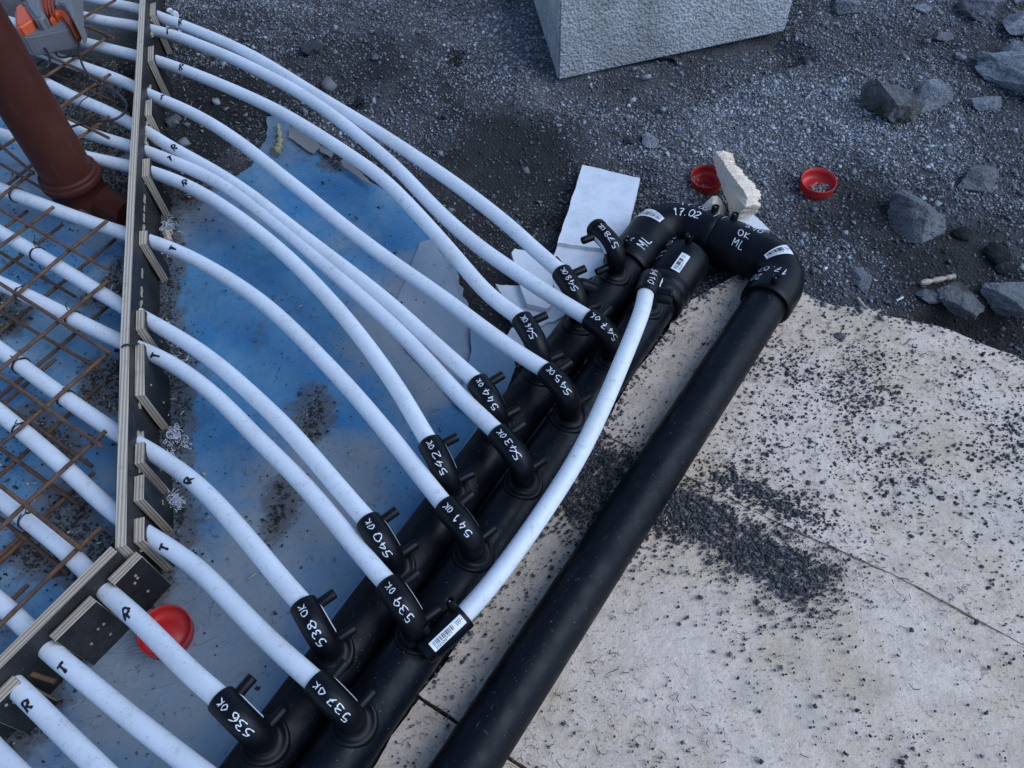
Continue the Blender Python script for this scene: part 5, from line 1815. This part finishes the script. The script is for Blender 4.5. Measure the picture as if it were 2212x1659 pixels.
# density map: bare soil patches
dens_ = 0.10 + 1.25 * tone(X, Y) + 0.5 * fbm(X * 6, Y * 6, 3, 201)
ok &= RNG.uniform(0, 1, N) < np.clip(dens_, 0.16, 1.0)
ok &= ~inpoly(X, Y, [tuple(p[:2]) for p in (c0, c1, c2, c3)])
X, Y = X[ok], Y[ok]
sz = np.clip(RNG.lognormal(math.log(0.0047), 0.42, len(X)), 0.0020, 0.020)
Zg = ground_z(X, Y)
Zg = np.where(inpoly(X, Y, foam_xy), 0.003, Zg)
br = np.clip(0.165 * np.exp(RNG.normal(0, 0.45, len(X))), 0.025, 0.50)
tn = tone(X, Y)
bl = 0.45 + 1.15 * tn
br = br * bl
tint = RNG.normal(0, 0.06, (len(X), 1)) * np.array([[1.0, 0.1, -0.9]])
cols = np.clip(br[:, None] * (np.array([[0.95, 1.0, 1.07]]) + tint), 0.01, 0.6)
v_, f_, c_4 = stones(np.stack([X, Y, Zg + sz * 0.12], -1), sz, cols, RNG, octa=True)
print('gravel', len(X))
o = np_mesh('gravel', v_, f_, M['stones'], c_4)
tag(o, 'fine grey gravel and grit covering the soil', 'gravel', kind='stuff')

# loose rubble, too many small pieces to count
N = 900
X = RNG.uniform(-1.7, 1.95, N); Y = RNG.uniform(0.9, 2.9, N)
ok = ~inpoly(X, Y, film_xy) & ~inpoly(X, Y, form_xy) & ~inpoly(X, Y, foam_xy) & ~inpoly(X, Y, [tuple(p[:2]) for p in (c0, c1, c2, c3)])
ok &= RNG.uniform(0, 1, N) < np.clip(0.16 + 0.55 * np.clip((X - 0.9) / 0.7, 0, 1) + 0.25 * np.clip((-X - 0.1) / 0.8, 0, 1), 0, 1)
X, Y = X[ok], Y[ok]
sz = np.clip(RNG.lognormal(math.log(0.017), 0.40, len(X)), 0.009, 0.045)
cl = np.clip(0.17 * np.exp(RNG.normal(0, 0.4, (len(X), 1))), .04, .45) * np.array([[0.97, 1, 1.05]])
v_, f_, c_4 = stones(np.stack([X, Y, ground_z(X, Y) + sz * 0.10], -1), sz, cl, RNG, (0.4, 0.8))
tag(np_mesh('rubble', v_, f_, M['rubble'], c_4), 'loose broken bits of stone scattered over the gravel', 'rubble', kind='stuff')

# gravel lying in the open red cap
n = 60
a_ = RNG.uniform(0, 2 * math.pi, n); r_ = 0.026 * np.sqrt(RNG.uniform(0, 1, n))
pos = np.stack([pc2.x + 0.004 + r_ * np.cos(a_), pc2.y - 0.010 + r_ * np.sin(a_) * 0.7, np.full(n, pc2.z + 0.010)], -1)
s_ = RNG.uniform(.004, .008, n)
v_, f_, c_4 = stones(pos, s_, np.clip(RNG.normal(.2, .08, (n, 1)), .05, .45) * np.ones((1, 3)), RNG)
tag(np_mesh('cap_gravel', v_, f_, M['stones'], c_4), 'little heap of gravel lying inside the red cap', 'gravel', kind='stuff')

# black chippings on the boards
dense = [atxy(p_, 0) for p_ in (
    [(1281, 950), (1366, 990), (1324, 1055), (1291, 1112), (1261, 1138), (1218, 1108), (1213, 1062), (1236, 1018)],
    [(1455, 1058), (1500, 1065), (1560, 1098), (1650, 1160), (1740, 1205), (1800, 1225), (1785, 1258), (1740, 1300), (1690, 1283), (1640, 1238), (1560, 1205), (1500, 1155), (1420, 1140)],
    [(1535, 1022), (1600, 1038), (1690, 1082), (1775, 1118), (1755, 1130), (1660, 1095), (1560, 1058)])]
N = 420000
X = RNG.uniform(-0.5, 1.7, N); Y = RNG.uniform(-0.1, 1.35, N)
ok = inpoly(X, Y, foam_xy) & (polydist(X, Y, foam_xy) > 0.004)
p_keep = np.full(N, 0.034) * np.clip(0.7 + 2.2 * fbm(X * 5, Y * 5, 3, 301), 0.10, 2.6)
for dpoly in dense:
    i_ = inpoly(X, Y, dpoly); d_ = polydist(X, Y, dpoly)
    wob = 0.014 * fbm(X * 30, Y * 30, 2, 333)
    sd_ = np.where(i_, d_, -d_) + wob
    p_keep = np.maximum(p_keep, np.where(sd_ > 0, 1.0, 0.50 * np.exp(sd_ / 0.030)))
for (px, py), rr_, amt in (((1850, 880), .20, .36), ((1725, 795), .13, .30), ((1960, 960), .18, .26), ((2190, 1030), .18, .28), ((2080, 900), .2, .16), ((1640, 1010), .09, .22), ((1330, 1180), .09, .14), ((1600, 960), .09, .2), ((1590, 1330), .10, .06), ((2040, 850), .12, .12)):
    q = at(px, py, 0)
    p_keep = np.maximum(p_keep, amt * np.exp(-((X - q.x) ** 2 + (Y - q.y) ** 2) / (2 * (rr_ * .6) ** 2)) * np.clip(0.7 + 1.4 * fbm(X * 16, Y * 16, 2, 311), 0.1, 1.6))
ok &= RNG.uniform(0, 1, N) < p_keep
X, Y = X[ok], Y[ok]
sz = np.clip(RNG.lognormal(math.log(0.0036), 0.42, len(X)), 0.0015, 0.010)
br = np.clip(0.060 * np.exp(RNG.normal(0, 0.5, len(X))), 0.014, 0.2)
v_, f_, c_4 = stones(np.stack([X, Y, 0.0010 + sz * 0.25 + RNG.uniform(0, .0015, len(X))], -1), sz, br[:, None] * np.array([[0.97, 1.0, 1.05]]), RNG, (0.45, 0.8), octa=False)
print('chippings', len(X))
tag(np_mesh('black_chippings', v_, f_, M['crumbs'], c_4), 'small black stone chippings scattered on the pale insulation boards', 'chippings', kind='stuff')

# dark fibres and torn threads lying on the boards
n = 5200
X = RNG.uniform(-0.45, 1.6, n * 3); Y = RNG.uniform(0.0, 1.35, n * 3)
ok = inpoly(X, Y, foam_xy) & (polydist(X, Y, foam_xy) > 0.01) & (RNG.uniform(0, 1, n * 3) < np.clip(0.45 + 1.3 * fbm(X * 4, Y * 4, 3, 351), 0.05, 1))
X, Y = X[ok], Y[ok]; n = len(X)
seg = 5
a0 = RNG.normal(-0.75, 0.7, n); curv = RNG.normal(0, 1.0, n); Ls = np.clip(RNG.lognormal(math.log(0.008), 0.5, n), .003, .03); wd = RNG.uniform(.0003, .0008, n)
VV = np.zeros((n, seg * 2, 3))
px_, py_ = X.copy(), Y.copy()
for q in range(seg):
    an = a0 + curv * (q / (seg - 1) - 0.5) * 2
    for sgn, col_ in ((1, 0), (-1, 1)):
        VV[:, q * 2 + col_, 0] = px_ - np.sin(an) * wd * sgn
        VV[:, q * 2 + col_, 1] = py_ + np.cos(an) * wd * sgn
        VV[:, q * 2 + col_, 2] = 0.0042 + 0.0006 * q * (q % 2)
    px_ = px_ + np.cos(an) * Ls / (seg - 1); py_ = py_ + np.sin(an) * Ls / (seg - 1)
fq = np.array([[q * 2, q * 2 + 1, q * 2 + 3, q * 2 + 2] for q in range(seg - 1)])
ff4 = (fq[None] + (np.arange(n) * seg * 2)[:, None, None]).reshape(-1, 4)
cb4 = np.clip(np.array([[.10, .08, .075]]) * np.exp(RNG.normal(0, .6, (n, 1))), .01, .5)
tag(np_mesh('board_fibres', VV.reshape(-1, 3), ff4, M['crumbs'], np.repeat(np.concatenate([cb4, np.ones((n, 1))], 1)[:, None, :], seg * 2, 1).reshape(-1, 4)), 'fine dark fibres and threads strewn over the pale insulation boards', 'fibres', kind='stuff')

# soil, sawdust and chips along the formwork and between the bars
strips = STRIPS
N = 420000
X = RNG.uniform(-1.9, 0.2, N); Y = RNG.uniform(0.05, 2.9, N)
pk = np.zeros(N)
for si, sp_ in enumerate(strips):
    i_ = inpoly(X, Y, sp_); d_ = polydist(X, Y, sp_)
    sd_ = np.where(i_, d_, -d_) + 0.02 * fbm(X * 25, Y * 25, 3, 401 + si)
    pk = np.maximum(pk, np.where(sd_ > 0, 0.85, 0.35 * np.exp(sd_ / 0.014)))
pk = np.maximum(pk, 0.006 * inpoly(X, Y, film_xy))
pk = np.maximum(pk, 0.10 * inpoly(X, Y, form_xy) * np.clip(fbm(X * 5, Y * 5, 3, 421) * 2, 0, 1))
pk *= ~inpoly(X, Y, foam_xy)
ok = RNG.uniform(0, 1, N) < pk
X, Y = X[ok], Y[ok]
sz = np.clip(RNG.lognormal(math.log(0.0029), 0.48, len(X)), 0.0010, 0.011)
Zf = film_z(X, Y) + 0.001 + sz * 0.2 + np.where(RNG.uniform(0, 1, len(X)) < .5, RNG.uniform(0, .006, len(X)), 0)
u_ = RNG.uniform(0, 1, len(X))
base = np.where(u_[:, None] < 0.82, np.array([[0.045, 0.040, 0.034]]), np.where(u_[:, None] < 0.94, np.array([[0.12, 0.10, 0.075]]), np.array([[0.34, 0.28, 0.19]])))
cols = base * np.exp(RNG.normal(0, .4, (len(X), 1)))
v_, f_, c_4 = stones(np.stack([X, Y, Zf], -1), sz, np.clip(cols, .01, .6), RNG, (0.4, 0.9), octa=True)
print('crumbs', len(X))
tag(np_mesh('soil_crumbs', v_, f_, M['crumbs'], c_4), 'dark soil crumbs and sawdust strewn along the formwork and on the sheeting', 'soil', kind='stuff')

# wood shavings: slim pale slivers
N = 1500
X = RNG.uniform(-1.6, -0.4, N); Y = RNG.uniform(0.3, 2.7, N)
pk = np.zeros(N)
for sp_ in strips[:12]:
    pk = np.maximum(pk, np.where(inpoly(X, Y, sp_), 0.9, 0.02))
extra = atxy([(360, 40), (560, 120), (560, 330), (420, 390), (350, 300)], -0.02)
pk = np.maximum(pk, 0.55 * inpoly(X, Y, extra))
ok = RNG.uniform(0, 1, N) < pk
X, Y = X[ok], Y[ok]; n = len(X)
v = np.repeat(CUBE[None] * 0.5, n, 0)
v[:, :, 0] *= RNG.uniform(.006, .020, (n, 1)); v[:, :, 1] *= RNG.uniform(.0012, .003, (n, 1)); v[:, :, 2] *= .001
v[:, :, 2] += 0.25 * v[:, :, 0] * RNG.normal(0, 1, (n, 1))
an = RNG.uniform(0, 2 * math.pi, n)[:, None]
xx = np.cos(an) * v[:, :, 0] - np.sin(an) * v[:, :, 1]; yy = np.sin(an) * v[:, :, 0] + np.cos(an) * v[:, :, 1]
Zs = np.where(inpoly(X, Y, film_xy), film_z(X, Y), ground_z(X, Y)) + .007
w = np.stack([xx + X[:, None], yy + Y[:, None], v[:, :, 2] + Zs[:, None]], -1).reshape(-1, 3)
f = (CF[None] + (np.arange(n) * 8)[:, None, None]).reshape(-1, 3)
cc = np.clip(np.array([[.36, .30, .21]]) * np.exp(RNG.normal(0, .45, (n, 1))), .03, .6)
tag(np_mesh('wood_shavings', w, f, M['crumbs'], np.repeat(np.concatenate([cc, np.ones((n, 1))], 1)[:, None, :], 8, 1).reshape(-1, 4)), 'pale wood shavings scattered at the foot of the formwork', 'wood shavings', kind='stuff')


# ------------------------------------------------------------------ small litter
def curls(name, spots, lab, mat, cat, seed, wire=0.0007):
    rnd_ = random.Random(seed)
    mb_ = MB()
    for px, py, nn_, spread in spots:
        for _ in range(nn_):
            c_ = at(px + rnd_.gauss(0, spread), py + rnd_.gauss(0, spread * 1.3), 0.0)
            c_.z = (-0.002 if inpoly(np.array([c_.x]), np.array([c_.y]), film_xy)[0] else gz(c_) + 0.004) + rnd_.uniform(0, .012)
            R_ = rnd_.uniform(.003, .008); a0 = rnd_.uniform(0, 6.28); tr = rnd_.uniform(2.5, 7)
            ax1 = Vector((rnd_.gauss(0, 1), rnd_.gauss(0, 1), rnd_.gauss(0, .6))).normalized()
            ax2 = ax1.orthogonal().normalized(); ax3 = ax1.cross(ax2)
            pts = [c_ + ax2 * (R_ * math.cos(a0 + tr * i / 14)) + ax3 * (R_ * math.sin(a0 + tr * i / 14)) + ax1 * (R_ * .9 * i / 14) for i in range(15)]
            mb_.add(*tube(pts, wire, 5, False))
    return tag(mb_.build(name, M[mat], None, True), lab, cat, kind='stuff')


curls('plastic_shavings', [(380, 942, 34, 9), (366, 985, 20, 7), (382, 1085, 46, 8), (402, 960, 8, 4), (408, 820, 8, 6), (392, 780, 6, 6), (363, 490, 26, 6), (372, 488, 16, 7)], 'curled white plastic shavings along the foot of the plywood board', 'curl', 'plastic shavings', 3)
curls('foil_shavings', [(2020, 722, 22, 8), (2001, 728, 12, 7)], 'curled pale shavings in the hollow by the insulation board', 'curl', 'plastic shavings', 4, 0.0009)
curls('wire_clump', [(990, 145, 40, 7), (775, 221, 26, 5)], 'tangled black wire scraps lying on the spoil', 'wire', 'wire scraps', 5, 0.0014)
curls('cut_wire_clump', [(1222, 500, 40, 8), (1186, 470, 30, 10)], 'tangled black wire beside the white foam board', 'wire', 'wire scraps', 6, 0.0011)

o = mesh_obj('black_strap', *tube(spline([at(1202, 555, .03), at(1212, 568, .035), at(1217, 585, .03), at(1214, 602, .02)], 8), 0.0030, 8), M['rubber'], None, True)
tag(o, 'bent black strap end on the speckled foam board', 'strap')
o = mesh_obj('thin_black_cable', *tube(spline([at(1312, 592, .06), at(1296, 594, .06), at(1275, 603, .05), at(1255, 613, .05), at(1240, 618, .05)], 8), 0.0026, 8), M['rubber'], None, True)
tag(o, 'thin black cable crossing the speckled foam board to the header', 'cable')
o = mesh_obj('short_black_hose', *tube(spline([at(1232, 636, .07), at(1238, 622, .09), at(1254, 616, .10), at(1272, 622, .09), at(1287, 634, .07), at(1292, 645, .05)], 8), 0.0165, 16), M['fitting'], None, True)
tag(o, 'short arched black hose beside the elbow marked 548', 'hose')

# tape and yellow foam on the edge of the sheeting
tape1 = [((560 + x / 5.53) / 1.1573, (240 + y / 5.53) / 1.1573) for x, y in ((905, 470), (960, 420), (1260, 590), (1330, 700), (1240, 800), (1150, 760), (905, 575))]
o = slab('tape_piece', atxy(tape1, 0.0), lambda x, y: 0.001 + 0.006 * fbm(x * 18, y * 18, 2, 501), 0.0012, M['tape'], jit=.002, seed=71, step_b=.01, step_i=.02)
tag(o, 'dusty crumpled strip of tape on the upper corner of the sheeting', 'tape', 'tape on the sheeting')
tape2 = [((560 + x / 5.53) / 1.1573, (240 + y / 5.53) / 1.1573) for x, y in ((1290, 650), (1520, 770), (1490, 860), (1330, 770))]
o = slab('tape_piece', atxy(tape2, 0.0), lambda x, y: 0.0 + 0.006 * fbm(x * 18, y * 18, 2, 507), 0.0012, M['tape'], jit=.002, seed=72, step_b=.01, step_i=.02)
tag(o, 'small brown bit of tape beside the larger crumpled strip', 'tape', 'tape on the sheeting')
tape3 = [((560 + x / 5.53) / 1.1573, (240 + y / 5.53) / 1.1573) for x, y in ((1620, 920), (1660, 880), (1880, 1060), (2070, 1250), (1830, 1120), (1660, 1010))]
o = slab('tape_piece', atxy(tape3, 0.0), lambda x, y: 0.003 + 0.006 * fbm(x * 18, y * 18, 2, 503), 0.0012, M['tape'], jit=.002, seed=73, step_b=.01, step_i=.02)
tag(o, 'pointed dusty strip of tape under the pipe to elbow 546', 'tape', 'tape on the sheeting')
yf = [((560 + x / 5.53) / 1.1573, (240 + y / 5.53) / 1.1573) for x, y in ((750, 400), (760, 500), (770, 600), (760, 690), (730, 750), (690, 790))]
o = mesh_obj('yellow_foam_blob', *tube(spline([at(x, y, 0.004) for x, y in yf], 5), [0.004 + 0.011 * (0.5 + 0.5 * math.sin(i * 1.3)) * (i / 25 + .2) for i in range(26)], 10), M['yellow_foam'], None, True)
tag(o, 'yellowish blob of hardened foam on the corner of the blue sheeting', 'foam blob')

# broken sticks and slivers among the gravel
for pts_px, r_, lab in (([(1992, 608), (2030, 600), (2064, 594)], 0.007, 'split piece of pale timber lying in the gravel at the right'),
                        ([(1942, 640), (1955, 635)], 0.003, 'small white sliver in the gravel near the rounded rock'),
                        ([(1780, 582), (1786, 577)], 0.004, 'bright white chip just right of the black bend'),
                        ([(2182, 768), (2194, 752)], 0.0026, 'pale thin stick end at the right edge of the insulation board'),
                        ([(362, 506), (368, 528)], 0.010, 'short wooden peg end at the foot of the plywood board'),
                        ([(1855, 637), (1870, 655), (1890, 668), (1905, 664)], 0.004, 'thin torn foam strip at the far edge of the insulation board'),
                        ([(366, 30), (384, 40)], 0.013, 'white plastic scrap behind the topmost pipe'),
                        ([(352, 55), (392, 68)], 0.012, 'white offcut lying between the two topmost pipes')):
    pts = [at(x, y, 0.0) for x, y in pts_px]
    pts = [Vector((p_.x, p_.y, (gz(p_) if not inpoly(np.array([p_.x]), np.array([p_.y]), film_xy)[0] else -.004) + r_ * .9 + .003)) for p_ in pts]
    pth = spline(pts, 5) if len(pts) > 2 else straight(pts[0], pts[1], 6)
    rnd = random.Random(len(lab))
    o = mesh_obj('litter_sliver' if r_ < .006 else 'litter_piece', *tube(pth, [r_ * rnd.uniform(.6, 1.1) for _ in pth], 6), M['stick'] if ('timber' in lab or 'wooden' in lab or 'foam' in lab) else M['curl'], None, False)
    tag(o, lab, 'litter', 'bits of litter')
